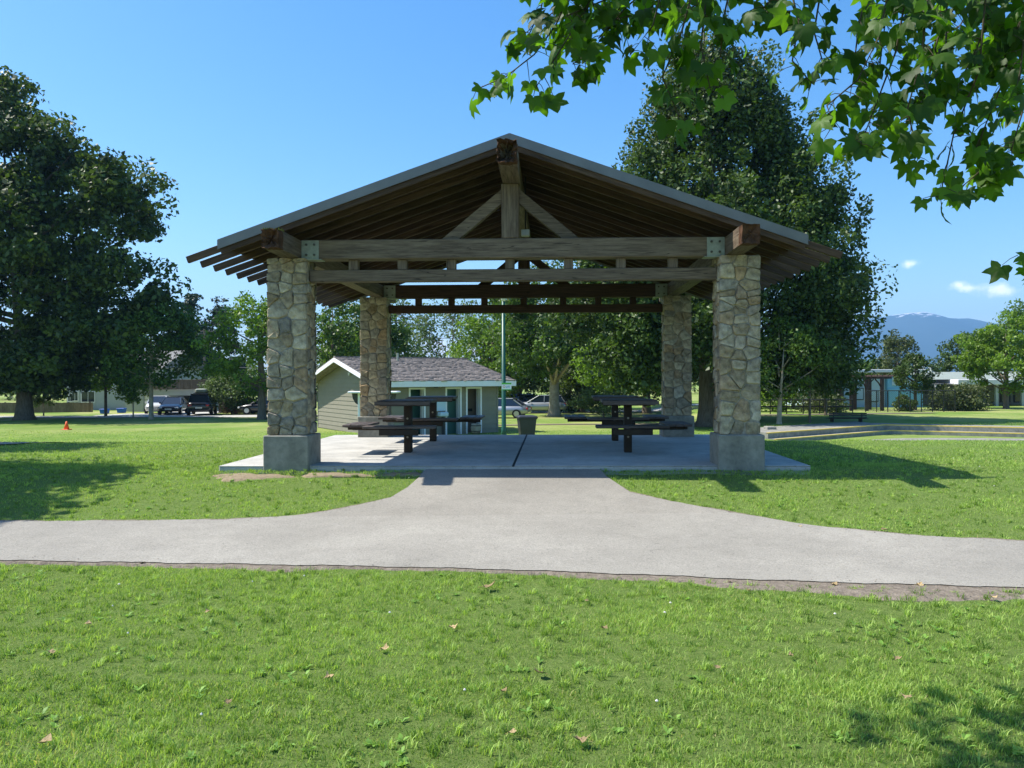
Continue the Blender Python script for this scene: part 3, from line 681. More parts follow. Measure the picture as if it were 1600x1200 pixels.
for (a, b_, m) in doors:
    i = doors.index((a, b_, m))
    fr = rbox('door_frame', (a-.085, -.05, RZ0), (a-.001, .04, DT+.09), 'white')
    fr2 = rbox('door_frame', (b_+.001, -.05, RZ0), (b_+.085, .04, DT+.09), 'white')
    rbox('door_frame', (a, -.05, DT+.001), (b_, .04, DT+.09), 'white')
    rbox('jamb', (b_-.03, .041, RZ0), (b_-.001, .36, DT-.002), 'white')
    dp = rbox('door', (a+.03, .62 if i else .9, RZ0), (b_+.3, .66 if i else .94, DT-.003), m)
    if i == 1: rbox('door_louvre', (a+.2, .6, RZ0+.2), (b_-.1, .618, RZ0+.55), 'greendoor', dp)
    if i == 2: rbox('door_louvre', (a+.1, .6, -.55), (b_-.12, .618, -.4), 'dark', dp)
    if i != 1:
        sg = rbox('door_sign', ((a+b_)/2-.18, -.052, DT+.17), ((a+b_)/2+.18, -.036, DT+.29), 'lampglass')
# roof
OV = .62; SLp = RISE/rid; GO = .75
for side in (0, 1):
    def pt(x, q, dz=0):   # q = distance from the ridge, in plan
        y = rid-q if side == 0 else rid+q; return (x, y, WT+.16+RISE-SLp*q+dz)
    Q = rid+OV; b = MB()
    b.add([pt(-GO, .0), pt(RL+GO, .0), pt(RL+GO, Q), pt(-GO, Q), pt(-GO, 0, -.13), pt(RL+GO, 0, -.13), pt(RL+GO, Q, -.13), pt(-GO, Q, -.13)], [(0,1,2,3),(7,6,5,4),(0,4,5,1),(1,5,6,2),(2,6,7,3),(3,7,4,0)])
    roof = obj('roof', b.mesh('roof'), 'shake', rr, Rm)
    b = MB(); rows = 17; rs = np.random.default_rng(4+side)
    for k in range(rows):
        q1 = Q+.04-k*(Q/rows); q0 = q1-Q/rows-.05; x = -GO-.02
        while x < RL+GO:
            wd = .1+.16*rs.random(); e = q1+(rs.random()-.5)*.09; t = .022+.03*rs.random(); x1 = min(x+wd-.012, RL+GO+.02)
            b.add([pt(x, q0, .004), pt(x1, q0, .004), pt(x1, e, .006), pt(x, e, .006), pt(x, q0, .01), pt(x1, q0, .01), pt(x1, e, .02+t), pt(x, e, .02+t)], [(0,3,2,1),(4,5,6,7),(0,1,5,4),(1,2,6,5),(2,3,7,6),(3,0,4,7)])
            x += wd
    sh = obj('shakes', b.mesh('shakes'), None, roof, Rm); sh['kind'] = 'stuff'
    me = sh.data; me.materials.append(M['shake'])
    # eave fascia and rake boards, white
    b = MB(); yq = rid-Q if side == 0 else rid+Q; zz = WT+.16+RISE-SLp*Q; ya, yb = (yq-.04, yq-.002) if side == 0 else (yq+.002, yq+.04)
    b.box((-GO, ya, zz-.27), (RL+GO, yb, zz+.005)); obj('fascia', b.mesh('fascia'), 'white', rr, Rm)
    for xx, dx in ((-GO, -.04), (RL+GO, .04)):
        b = MB(); x0, x1 = sorted((xx+dx*.05, xx+dx)); P = [pt(x0, 0, -.02), pt(x0, Q+.0, -.02), pt(x0, Q, -.24), pt(x0, 0, -.24)]; P2 = [(x1, p[1], p[2]) for p in P]
        b.add(P+P2, [(0, 1, 2, 3), (7, 6, 5, 4), (0, 4, 5, 1), (1, 5, 6, 2), (2, 6, 7, 3), (3, 7, 4, 0)]); obj('rake_board', b.mesh('rake_board'), 'white', rr, Rm)
b = MB(); rs = np.random.default_rng(9); x = -GO
while x < RL+GO: b.box((x, rid-.14, WT+.16+RISE-.0), (x+.2, rid+.14, WT+.16+RISE+.05+.03*rs.random())); x += .205
obj('ridge_cap', b.mesh('ridge_cap'), 'shake', rr, Rm)
vx = alongto(617, RC+Vv*rid*.9, U, -3, 20)
vp = MB().tube([(vx, rid*.82, WT+RISE-.2), (vx, rid*.82, WT+RISE+.42)], .06, 10); obj('vent_pipe', vp.mesh('vent_pipe'), 'plate', rr, Rm)
lx = alongto(680, RC, U, 0, 20)
b = MB().cbox((lx-.09, -.14, .72), (lx+.09, -.001, .9), .01); wl = obj('wall_lamp', b.mesh('wall_lamp'), 'darkmetal', rr, Rm)
b = MB().tube([(lx+.16, -.12, .86), (lx+.24, -.2, .78)], [.05, .09], 10); obj('lamp_head', b.mesh('lamp_head'), 'barkpale', wl, Rm)
gl = MB().cbox((-.12, rid-.5, 1.35), (-.033, rid-.3, 1.5), .01); obj('gable_lamp', gl.mesh('gable_lamp'), 'lampglass', rr, Rm)
# drinking fountain and box between the first two doors
fx = alongto(690, RC, U, 0, 20)
ft = thing('drinking_fountain', 'pale blue grey wall basin between the first and second restroom doorways', 'drinking fountain', Rm @ Vector((fx, -.2, -1.6)))
obj('hood', MB().cbox((fx-.3, -.05, -.45), (fx+.22, -.0335, .12), .01).mesh('hood'), 'paleblue', ft, Rm)
obj('basin', MB().cbox((fx-.27, -.42, -.72), (fx+.2, -.052, -.5), .05).mesh('basin'), 'paleblue', ft, Rm)
obj('pedestal', MB().tube([(fx-.03, -.22, -1.7), (fx-.03, -.22, -.73)], .08, 10).mesh('pedestal'), 'darkmetal', ft, Rm)
kx = alongto(736, RC, U, 0, 20); bp = Rm @ Vector((kx, -.5, -1.62))
bt = thing('planter_barrel', 'small brown tub standing beside the right hand restroom doorway', 'barrel', bp)
b = MB().tube([bp, bp+Vector((0, 0, .12)), bp+Vector((0, 0, .3)), bp+Vector((0, 0, .5))], [.2, .25, .27, .23], 16); b.build('staves', 'barkpale', bt, True)
for h in (.1, .38): MB().tube([bp+Vector((0, 0, h)), bp+Vector((0, 0, h+.04))], .272 if h > .2 else .252, 16).build('hoop', 'darkmetal', bt)
# ------------------------------------------------------------ notice kiosk behind the rear left pillar
kp = at(583, 600, 31.5); kz = gz(kp.x, kp.y)
kk = thing('notice_kiosk', 'white posted notice kiosk with a flat canopy, behind the rear left pillar', 'kiosk', (kp.x, kp.y, kz))
xa, xb = at(559, 0, 31.5).x, at(606, 0, 31.5).x
for x in (xa, xb): MB().cbox((x-.045, kp.y-.045, kz), (x+.045, kp.y+.045, .58), .006).build('post', 'white', kk)
MB().cbox((at(545, 0, 31.5).x, kp.y-.4, .585), (at(621, 0, 31.5).x, kp.y+.4, .66), .02).build('canopy', 'white', kk)
b = MB(); b.prism([(0, 0), (0, 0)], 0, 0) if False else None
P = [(xa-.3, .58), (xa-.26, .35), (xa-.15, .17), (xa+.05, .05), (xa+.1, .58)]
for sgn, x0 in ((1, 0), (-1, xa+xb)):
    b = MB(); n = len(P); V = [((x if sgn > 0 else x0-x), kp.y-.02, z_) for x, z_ in P]; V += [(v[0], kp.y+.02, v[2]) for v in V]
    b.add(V, [tuple(range(n)), tuple(range(2*n-1, n-1, -1))]+[(i, (i+1) % n, (i+1) % n+n, i+n) for i in range(n)]); b.build('bracket', 'bin', kk)
MB().cbox((xa+.05, kp.y-.015, -.45), (xb-.05, kp.y+.015, .3), .004).build('notice_board', 'bin', kk)
# ------------------------------------------------------------ green lamp post with sign
lp = at(787, 600, 33.5); lz = gz(lp.x, lp.y)
pt_ = thing('lamp_post', 'tall dark green park lamp post with a frosted head, right of the restroom', 'lamp post', (lp.x, lp.y, lz))
MB().tube([(lp.x, lp.y, lz), (lp.x, lp.y, lz+.5), (lp.x, lp.y, lz+.55), (lp.x, lp.y, 4.55)], [.13, .12, .1, .075], 12).build('pole', 'polegreen', pt_, True)
MB().tube([(lp.x, lp.y, 4.53), (lp.x, lp.y, 4.6), (lp.x, lp.y, 4.95), (lp.x, lp.y, 5.0)], [.07, .1, .2, .21], 16).build('lamp_globe', 'lampglass', pt_, True)
MB().tube([(lp.x, lp.y, 5.0), (lp.x, lp.y, 5.06), (lp.x, lp.y, 5.18)], [.24, .23, .03], 16).build('cap', 'polegreen', pt_, True)
sg = thing('park_sign', 'small white sign with green edges fixed on the green lamp post', 'sign', (lp.x, lp.y-.1, .8))
sx0, sx1 = at(782, 0, 33.4).x, at(797, 0, 33.4).x; zt_, zb_ = at(789, 598, 33.4).z, at(789, 609.5, 33.4).z; yy = lp.y-.125
MB().cbox((sx0, yy-.012, zb_), (sx1, yy+.012, zt_), .003).build('plate', 'white', sg)
M['signgreen'] = mat('sign_green', (.1, .42, .06), .5, .3); M['signred'] = mat('sign_red', (.6, .12, .1), .5, .3); M['signblue'] = mat('sign_blue', (.15, .25, .6), .5, .3)
for a, c in ((zt_-.07, zt_), (zb_, zb_+.035)): MB().box((sx0, yy-.016, a), (sx1, yy-.0125, c)).build('green_band', 'signgreen', sg)
def ring(cx, cz, y, r0, r1, name, m, par):
    b = MB(); n = 20; V = []
    for k in range(n): a = 2*math.pi*k/n; V += [(cx+r0*math.cos(a), y, cz+r0*math.sin(a)), (cx+r1*math.cos(a), y, cz+r1*math.sin(a))]
    b.add(V, [(2*k, 2*k+1, (2*k+3) % (2*n), (2*k+2) % (2*n)) for k in range(n)]); return b.build(name, m, par)
ring(sx0+.1, (zt_+zb_)/2-.01, yy-.0145, .035, .052, 'emblem', 'signred', sg)
b = MB()
for k in range(4): b.box((sx0+.18+k*.05, yy-.0145, zb_+.1), (sx0+.18+k*.05+.014, yy-.0135, zb_+.19))
for k in range(3): b.box((sx0+.194+k*.05, yy-.0145, zb_+.1+.03*k), (sx0+.18+k*.05+.036, yy-.0135, zb_+.12+.03*k))
b.build('lettering', 'signblue', sg)
# ------------------------------------------------------------ wheelie bin
bp = at(823, 678, 36); bz = gz(bp.x, bp.y); Bm = Matrix.Translation((bp.x, bp.y, bz)) @ Matrix.Rotation(R(12), 4, 'Z')
bn = thing('wheelie_bin', 'dark grey wheelie bin with closed lid on the grass behind the slab', 'bin', (bp.x, bp.y, bz))
def lofted(secs, name):
    b = MB(); n = len(secs[0])
    for s_ in secs: b.v += list(s_)
    for i in range(len(secs)-1):
        for k in range(n): a = i*n+k; c = i*n+(k+1) % n; b.f.append((a, c, c+n, a+n))
    b.f.append(tuple(range(n))[::-1]); b.f.append(tuple((len(secs)-1)*n+k for k in range(n))); return b
def rrect(hx, hy, z, r=.05, cx=0, cy=0, k=3):
    o = []
    for (sx, sy, a0) in ((1, 1, 0), (-1, 1, 90), (-1, -1, 180), (1, -1, 270)):
        for i in range(k+1): a = R(a0+90*i/k); o.append((cx+sx*(hx-r)+r*math.cos(a), cy+sy*(hy-r)+r*math.sin(a), z))
    return o
lofted([rrect(.33, .3, .05), rrect(.37, .34, .45), rrect(.41, .37, .86), rrect(.45, .41, .87), rrect(.45, .41, .93)], 'b').buildl('bin_body', 'bin', bn, Bm)
lofted([rrect(.47, .44, .935), rrect(.47, .44, .965), rrect(.42, .4, 1.01), rrect(.3, .3, 1.03)], 'b').buildl('lid', 'bin', bn, Bm)
MB().tube([(-.34, .46, .9), (.34, .46, .9)], .02, 8).buildl('handle', 'bin', bn, Bm)
for s in (-1, 1): MB().tube([(s*.26, .3, .11), (s*.32, .3, .11)], .11, 14).buildl('wheel', 'tyre', bn, Bm)
MB().cbox((-.3, -.372, .6), (-.12, -.366, .66), .001).buildl('label_plate', 'lampglass', bn, Bm @ Matrix.Rotation(R(-3), 4, 'X'))
# ------------------------------------------------------------ orange cone
cp = onground(104, 671.5); cn = thing('traffic_cone', 'orange traffic cone alone on the lawn left of the shelter', 'cone', cp)
MB().cbox((cp.x-.2, cp.y-.2, cp.z), (cp.x+.2, cp.y+.2, cp.z+.04), .01).build('base', 'orange', cn)
MB().tube([cp+Vector((0, 0, .03)), cp+Vector((0, 0, .48))], [.15, .035], 14).build('cone_body', 'orange', cn, True)
# ------------------------------------------------------------ cars
def paint(name, col, r=.25, metal=.3):
    m = mat(name, col, r, .5, metal=metal); m.node_tree.nodes['Principled BSDF'].inputs['Coat Weight'].default_value = .6; return m
M['black_car'] = paint('black_paint', (.008, .009, .012)); M['darkcar'] = paint('dark_paint', (.015, .017, .02)); M['silver'] = paint('silver_paint', (.32, .34, .37), .3, .5); M['whitecar'] = paint('white_car_paint', (.6, .6, .6), .3, 0); M['bluecar'] = paint('blue_paint', (.02, .09, .35), .3, .3)
M['headlight'] = mat('headlight_glass', (.65, .67, .7), .1, .8); M['taillight'] = mat('taillight', (.45, .01, .01), .25, .6); M['plate_'] = mat('number_plate', (.7, .7, .68), .5, .3)
def car(name, label, px, d, rot, paintm, kind='sedan', box=False, group='cars parked beyond the park'):
    p = at(px, 600, d); z = gz(p.x, p.y)+.04; m = Matrix.Translation((p.x, p.y, z)) @ Matrix.Rotation(R(rot), 4, 'Z')
    t = thing(name, label, 'car', (p.x, p.y, z), group)
    if kind == 'sedan': st = [(-2.3, .45, .62, .7), (-2.22, .32, .85, .82), (-1.7, .25, .95, .88), (-.6, .22, .92, .9), (.8, .22, .9, .9), (1.5, .24, .84, .88), (2.05, .28, .72, .82), (2.28, .42, .55, .68)]; gh = [(-1.85, .93), (-1.2, 1.36), (-.7, 1.44), (.25, 1.42), (1.15, .88)]; H = 1.42
    elif kind == 'wagon': st = [(-2.2, .45, .7, .72), (-2.15, .32, .95, .84), (-1.6, .25, .98, .9), (0, .22, .95, .9), (.9, .22, .95, .9), (1.5, .24, .9, .88), (2.0, .28, .78, .82), (2.2, .42, .6, .68)]; gh = [(-2.12, .95), (-1.8, 1.4), (-1.3, 1.5), (.1, 1.5), (1.1, .92)]; H = 1.5
    else: st = [(-2.4, .5, .8, .8), (-2.36, .36, 1.08, .92), (-1.6, .3, 1.1, .96), (0, .28, 1.08, .97), (1.2, .28, 1.08, .97), (1.9, .3, 1.0, .93), (2.3, .34, .88, .88), (2.42, .5, .65, .74)]; gh = [(-2.34, 1.08), (-2.1, 1.68), (-1.7, 1.8), (.4, 1.78), (1.35, 1.08)]; H = 1.78
    secs = []
    for (x, zb, zt, hw) in st:
        secs.append([(x, -hw*.9, zb), (x, -hw, (zb+zt)/2-.08), (x, -hw*.985, (zb+zt)/2+.1), (x, -hw*.86, zt-.02), (x, -hw*.5, zt+.02), (x, hw*.5, zt+.02), (x, hw*.86, zt-.02), (x, hw*.985, (zb+zt)/2+.1), (x, hw, (zb+zt)/2-.08), (x, hw*.9, zb)])
    bd = lofted(secs, 'body').buildl('body', paintm, t, m, True)
    hb, ht = st[3][3]*.88, st[3][3]*.68
    V = []; n = len(gh)
    zmin, zmax = gh[0][1], max(g_[1] for g_ in gh)
    for s in (-1, 1):
        for x, zz in gh: V.append((x, s*(hb+(ht-hb)*(zz-.9)/(zmax-.9)), zz-.01))
    Fc = [tuple(range(n)), tuple(range(2*n-1, n-1, -1))]+[(i, i+1, i+1+n, i+n) for i in range(n-1)]
    MB().add(V, Fc).buildl('cabin_glass', 'glass', t, m)
    rf = MB(); x0, x1 = gh[1][0]+.05, gh[3][0]-.03; zt = gh[2][1]
    rf.cbox((x0, -ht-.02, zt-.045), (x1, ht+.02, zt+.025), .025); rf.buildl('roof_panel', paintm, t, m)
    for s in (-1, 1):
        pb = MB()
        for (a, b_) in ((gh[0], gh[1]), (gh[3], gh[4])): pb.tube([(a[0], s*(hb+(ht-hb)*(a[1]-.9)/(zmax-.9)), a[1]), (b_[0], s*(hb+(ht-hb)*(b_[1]-.9)/(zmax-.9)), b_[1])], .04, 5)
        xm = -.35; pb.tube([(xm, s*hb, .95), (xm, s*ht, zt-.03)], .035, 5); pb.buildl('pillars', paintm, t, m)
        MB().cbox((.75, s*(hb+.12)-.08, .92), (.9, s*(hb+.12)+.08, 1.04), .03).buildl('mirror', paintm, t, m)
        for wx in (st[0][0]*.64, st[-1][0]*.64):
            r_ = .33 if kind != 'suv' else .37; hw = st[3][3]
            wh = MB().tube([(wx, s*(hw-.2), r_), (wx, s*(hw+.015), r_)], r_, 18).buildl('wheel', 'tyre', t, m)
            rm = MB()
            rm.tube([(wx, s*(hw+.012), r_), (wx, s*(hw+.03), r_)], r_*.62, 14); obj('rim', rm.mesh('rim'), 'rim', wh, m)
        e = st[-1]; MB().cbox((e[0]-.22, s*.62-.16, e[2]-.06), (e[0]-.02, s*.62+.16, e[2]+.1), .04).buildl('headlight', 'headlight', t, m)
        e = st[0]; MB().cbox((e[0]-.0, s*.66-.14, e[2]-.02), (e[0]+.14, s*.66+.14, e[2]+.15), .03).buildl('taillight', 'taillight', t, m)
    MB().cbox((st[-1][0]-.04, -.26, .42), (st[-1][0]+.025, .26, .54), .005).buildl('number_plate', 'plate_', t, m)
    MB().cbox((st[0][0]-.025, -.26, .62), (st[0][0]+.04, .26, .74), .005).buildl('number_plate', 'plate_', t, m)
    if box:
        b = lofted([rrect(.85, .35, H+.1, .1), rrect(.95, .42, H+.2, .14), rrect(.9, .4, H+.38, .14), rrect(.7, .3, H+.44, .14)], 'x')
        rb = thing('roof_box', 'grey cargo box strapped on top of the dark tall car', 'roof box', m @ Vector((-.5, 0, H+.1)))
        b.buildl('shell', 'plate', rb, m @ Matrix.Translation((-.6, 0, 0)))
        MB().cbox((-1.3, -.55, H+.03), (-1.25, .55, H+.1), .01).buildl('crossbar', 'darkmetal', rb, m); MB().cbox((0, -.55, H+.03), (.05, .55, H+.1), .01).buildl('crossbar', 'darkmetal', rb, m)
    return t
car('parked_car', 'black sedan parked nose out before the open garage, plate showing', 271, 66, 286, 'black_car')
car('parked_car', 'tall dark car with a roof box, tail lights towards the park', 316, 64.5, 108, 'darkcar', 'suv', True)
car('parked_car', 'pale car mostly hidden behind the slim trunk left of the black sedan', 248, 67.5, 290, 'whitecar', 'wagon')
car('parked_car', 'black sedan side on by the brown fence, partly behind the front left pillar', 418, 64.5, 184, 'black_car')
car('parked_car', 'silver wagon beside the thick pale trunk behind the wheelie bin', 846, 66, 172, 'silver', 'wagon')
car('parked_car', 'silver car just right of the restroom corner, behind the lamp post', 781, 58, 170, 'silver')
car('parked_car', 'small blue car between the two silver cars', 806, 72, 160, 'bluecar', 'wagon')
for px, d, lab in ((163.5, 67, 'blue recycling tub on the grass verge before the white house'), (190, 69, 'blue recycling tub in the shade near the garage')):
    p = at(px, 640, d); z = gz(p.x, p.y); t = thing('recycling_tub', lab, 'tub', (p.x, p.y, z), 'blue recycling tubs')
    lofted([rrect(.3, .22, z+.02, .04, p.x, p.y), rrect(.34, .25, z+.36, .04, p.x, p.y), rrect(.37, .28, z+.37, .04, p.x, p.y), rrect(.37, .28, z+.4, .04, p.x, p.y)], 't').build('tub_body', 'blue', t)
    MB().cbox((p.x-.35, p.y-.26, z+.41), (p.x+.35, p.y+.26, z+.43), .01).build('lid', 'blue', t)
# ------------------------------------------------------------ houses on the left
def wall_box(name, x0, x1, y0, y1, z0, z1, m, parent): return MB().box((x0, y0, z0), (x1, y1, z1)).build(name, m, parent)
D = 76; ax = lambda px, d=D: at(px, 600, d).x
hz = gz(ax(180), D)
h = thing('house', 'pale two storey house seen under the big dark tree on the left', 'house', (ax(170), D+4, hz))
wall_box('wall', ax(104), ax(252), D, D+9, hz, 2.3, 'housewhite', h)
b = MB(); x0, x1 = ax(98), ax(258); b.add([(x0, D-.6, 2.301), (x1, D-.6, 2.301), (x1, D+9.6, 2.301), (x0, D+9.6, 2.301), (x0, D+4.5, 4.2), (x1, D+4.5, 4.2)], [(0, 3, 2, 1), (0, 1, 5, 4), (2, 3, 4, 5), (0, 4, 3), (1, 2, 5)]); b.build('roof', 'greywall', h)
for (a, c, y0, y1) in ((84+22, 108+6, 617, 628), (127, 149, 611, 629), (112, 123, 611, 627), (160, 172, 600, 610)):
    za, zb = at(a, y1, D).z, at(a, y0, D).z; fr = MB().cbox((ax(a), D-.06, za), (ax(c), D-.001, zb), .01).build('window', 'white', h)
    xm = (ax(a)+ax(c))/2
    for (u0, u1) in ((ax(a)+.08, xm-.03), (xm+.03, ax(c)-.08)): MB().box((u0, D-.075, za+.08), (u1, D-.0605, zb-.08)).build('pane', 'glass', fr)
gr = thing('garage', 'grey garage with one white door, one open bay and a brown balcony rail above', 'garage', (ax(270, 74), 76, hz)); D2 = 71.5; a2 = lambda px: at(px, 600, D2).x; z617, z609, z592 = at(280, 618, D2).z, at(280, 609, D2).z, at(280, 593, D2).z
for (a, c) in ((196, 224), (257, 264), (309, 323)): wall_box('wall', a2(a), a2(c), D2, D2+6, hz, z617, 'housewhite', gr)
wall_box('beam', a2(196), a2(323), D2, D2+6, z617+.002, z609, 'housewhite', gr); wall_box('back_wall', a2(197), a2(322), D2+6.01, D2+6.2, hz, z609, 'greywall', gr)
gd = wall_box('garage_door', a2(224)+.02, a2(257)-.02, D2+.15, D2+.2, hz, z617-.02, 'white', gr)
for k in range(1, 4): MB().box((a2(224)+.03, D2+.13, hz+k*.55), (a2(257)-.03, D2+.149, hz+k*.55+.03)).build('panel_joint', 'greywall', gd)
n = 60; x0, x1 = a2(196), a2(322); rl = MB().cbox((x0, D2-.1, z592-.08), (x1, D2-.02, z592), .01).build('balcony_rail', 'fencewood', gr)
for k in range(n): x = x0+(x1-x0)*k/n; MB().box((x, D2-.08, z609+.005), (x+(x1-x0)/n*.86, D2-.05, z592-.081)).build('board', 'fencewood', rl)
def board_fence(px0, px1, d0, d1, ztop, label, m='fencewood', bw=.2):
    a = at(px0, 600, d0); b_ = at(px1, 600, d1); a.z = b_.z = 0; L = (b_-a).length; u = (b_-a)/L; z0 = gz((a.x+b_.x)/2, (a.y+b_.y)/2)
    t = thing('wooden_fence', label, 'fence', (a.x, a.y, z0)); ang = math.atan2(u.y, u.x); m0 = Matrix.Translation((a.x, a.y, 0)) @ Matrix.Rotation(ang, 4, 'Z'); n = int(L/bw)
    me = MB().box((.006, -.012, z0-.2), (bw-.006, .012, ztop)).mesh('board'); me.materials.append(M[m])
    for k in range(min(n, 150)):
        mm = m0 @ Matrix.Translation((k*bw, 0, random.uniform(-.02, .02))); obj('board', me, None, t, mm)
    for zz in (z0+.35, ztop-.3): MB().box((0, .013, zz), (n*bw, .05, zz+.09)).buildl('rail', m, t, m0)
    for k in range(0, n, 10): MB().box((k*bw, .051, z0-.2), (k*bw+.1, .15, ztop+.06)).buildl('post', m, t, m0)
board_fence(-60, 146, 70, 70, at(100, 629, 70).z, 'long weathered board fence in front of the pale house at left')
board_fence(341, 470, 68, 68, at(380, 623, 68).z, 'dark brown board fence right of the tall dark car')
board_fence(326, 341, 67.5, 67.9, at(333, 626, 67.7).z, 'short pale fence panel beside the tall dark car', 'housewhite')
# utility poles and their wires
def pole(px, d, ytop, arms, label, w=.16):
    p = at(px, 600, d); z0 = gz(p.x, p.y); zt = at(px, ytop, d).z; t = thing('utility_pole', label, 'utility pole', (p.x, p.y, z0))
    MB().tube([(p.x, p.y, z0), (p.x, p.y, zt)], [w, w*.7], 8).build('pole', 'utilpole', t)
    for y in arms:
        za = at(px, y, d).z; MB().cbox((p.x-1.2, p.y-.18, za-.06), (p.x+1.2, p.y-.13, za+.06), .01).build('crossarm', 'utilpole', t)
        for q in (-1.1, -.6, .6, 1.1): MB().tube([(p.x+q, p.y-.155, za+.06), (p.x+q, p.y-.155, za+.22)], .045, 6).build('insulator', 'plate', t)
    return p
P1 = pole(320, 84, 514, (518, 524), 'grey utility pole rising behind the garage')
P2 = pole(619, 86, 487, (492, 504), 'utility pole above the shake roof, beside the rear left pillar')
b = MB()
def wire(x0, z0, x1, z1, y0, y1, sag, r=.022):
    pts = [(x0+(x1-x0)*t, y0+(y1-y0)*t, z0+(z1-z0)*t-sag*4*t*(1-t)) for t in np.linspace(0, 1, 13)]; b.tube(pts, r, 4)
for y in (517, 521): wire(P1.x, at(320, y, 84).z, P2.x, at(619, y-22, 86).z, 84, 86, .7)
for y in (517, 521): wire(P1.x-45, at(320, y, 84).z+.5, P1.x, at(320, y, 84).z, 80, 84, .9)
for y in (560, 573, 578): wire(P1.x, at(320, y, 84).z, P2.x, at(619, y-15, 86).z, 84, 86, .5, .035); wire(P1.x-45, at(320, y, 84).z+.4, P1.x, at(320, y, 84).z, 80, 84, .8, .035)
for y in (495, 505, 525, 548): wire(P2.x, at(619, y, 86).z, P2.x+40, at(619, y-4, 86).z, 86, 84, .7, .03)
o = b.build('power_lines', 'wire'); tag(o, 'grey overhead wires strung between the two utility poles', 'power line')
# ------------------------------------------------------------ basin steps, right
st_ = thing('basin_steps', 'two concrete steps with yellow edges round the sunken basin on the right', 'steps', (BA[0], BA[1], -1.75))
def offs(p, q, o):
    dx, dy = q[0]-p[0], q[1]-p[1]; l = math.hypot(dx, dy); return (dy/l*o, -dx/l*o)
def inner(o):
    """corner polyline shifted o metres into the basin"""
    o1 = offs(BL, BA, o); o2 = offs(BA, BR, o); a0 = (BL[0]+o1[0], BL[1]+o1[1]); d0 = (BA[0]-BL[0], BA[1]-BL[1]); b0 = (BR[0]+o2[0], BR[1]+o2[1]); d1 = (BA[0]-BR[0], BA[1]-BR[1])
    det = d0[0]*(-d1[1])+d1[0]*d0[1]; t = ((b0[0]-a0[0])*(-d1[1])+d1[0]*(b0[1]-a0[1]))/det
    return [a0, (a0[0]+d0[0]*t, a0[1]+d0[1]*t), b0]
def course(name, o0, o1, z0, z1, m):
    A, B = inner(o0), inner(o1)
    for i in (0, 1):
        V = [(*A[i], z0), (*A[i+1], z0), (*B[i+1], z0), (*B[i], z0)]; V += [(x, y, z1) for x, y, _ in V]
        MB().add(V, [(0,3,2,1),(4,5,6,7),(0,1,5,4),(1,2,6,5),(2,3,7,6),(3,0,4,7)]).build(name, m, st_)
course('upper_step', -.9, .3, -1.9, -1.285, 'footing'); course('lower_step', .302, .72, -1.9, -1.545, 'footing')
course('yellow_line', .2, .304, -1.33, -1.281, 'yellow'); course('yellow_line', .62, .724, -1.59, -1.541, 'yellow')
A = inner(-.9); B_ = inner(-2.3); V = [(*A[0], -1.29), (*A[1], -1.29), (*B_[1], -1.29), (*B_[0], -1.29)]
o = MB().add(V+[(x, y, z-.1) for x, y, z in V], [(0,1,2,3),(7,6,5,4),(0,4,5,1),(1,5,6,2),(2,6,7,3),(3,7,4,0)]).build('basin_walk', 'footing'); tag(o, kind='structure')
cb = onground(1204, 676); o = MB().cbox((cb.x-.25, cb.y-.3, cb.z-.1), (cb.x+.2, cb.y+.3, cb.z+.3), .03).build('concrete_block', 'footing'); tag(o, 'low grey concrete block at the left end of the basin wall', 'block')
# bench
bp = at(1322, 662, 42.6); z0 = gz(bp.x, bp.y); x0, x1 = at(1293, 0, 42.6).x, at(1352, 0, 42.6).x
bn = thing('park_bench', 'low dark slatted bench by the corner of the basin', 'bench', (bp.x, bp.y, z0))
for k in range(3): MB().cbox((x0, bp.y-.02, z0+.2+k*.12), (x1, bp.y+.02, z0+.27+k*.12), .008).build('back_slat', 'darkmetal', bn)
for k in range(3): MB().cbox((x0-.02, bp.y+.05+k*.13, z0+.17), (x1+.12, bp.y+.16+k*.13, z0+.2), .006).build('seat_slat', 'darkmetal', bn)
for x in (x0+.25, x1-.25): MB().cbox((x-.03, bp.y+.022, z0), (x+.03, bp.y+.45, z0+.168), .008).build('leg', 'darkmetal', bn); MB().cbox((x-.03, bp.y+.0205, z0+.17), (x+.03, bp.y+.05, z0+.52), .005).build('back_support', 'darkmetal', bn)
# pergola
PD = 57; pz = gz(at(1350, 600, PD).x, PD); pg = thing('pergola', 'dark red brown timber pergola with curved braces before the pale blue wall', 'pergola', (at(1352, 0, PD).x, PD, pz))
zt = at(1350, 592, PD).z; px_ = [at(q, 0, PD).x for q in (1303, 1328, 1352, 1376)]
for yy in (PD, PD+2.2):
    for x in px_: MB().cbox((x-.11, yy-.11, pz), (x+.11, yy+.11, zt), .015).build('post', 'pergola', pg)
    MB().cbox((px_[0]-.5, yy-.06, zt+.001), (px_[-1]+.7, yy+.06, zt+.16), .01).build('plate_beam', 'pergola', pg)
    for a, c in zip(px_, px_[1:]):
        for (u, v) in ((a+.11, a+.5), (c-.11, c-.5)):
            MB().tube([(u, yy, zt-.55), (u+(v-u)*.35, yy, zt-.3), (v, yy, zt-.02)], .05, 6).build('brace', 'pergola', pg)
n = 12
for k in range(n): x = px_[0]-.4+(px_[-1]-px_[0]+1)*k/(n-1); MB().cbox((x-.035, PD-.6, zt+.162), (x+.035, PD+2.8, zt+.28), .008).build('rafter', 'pergola', pg)
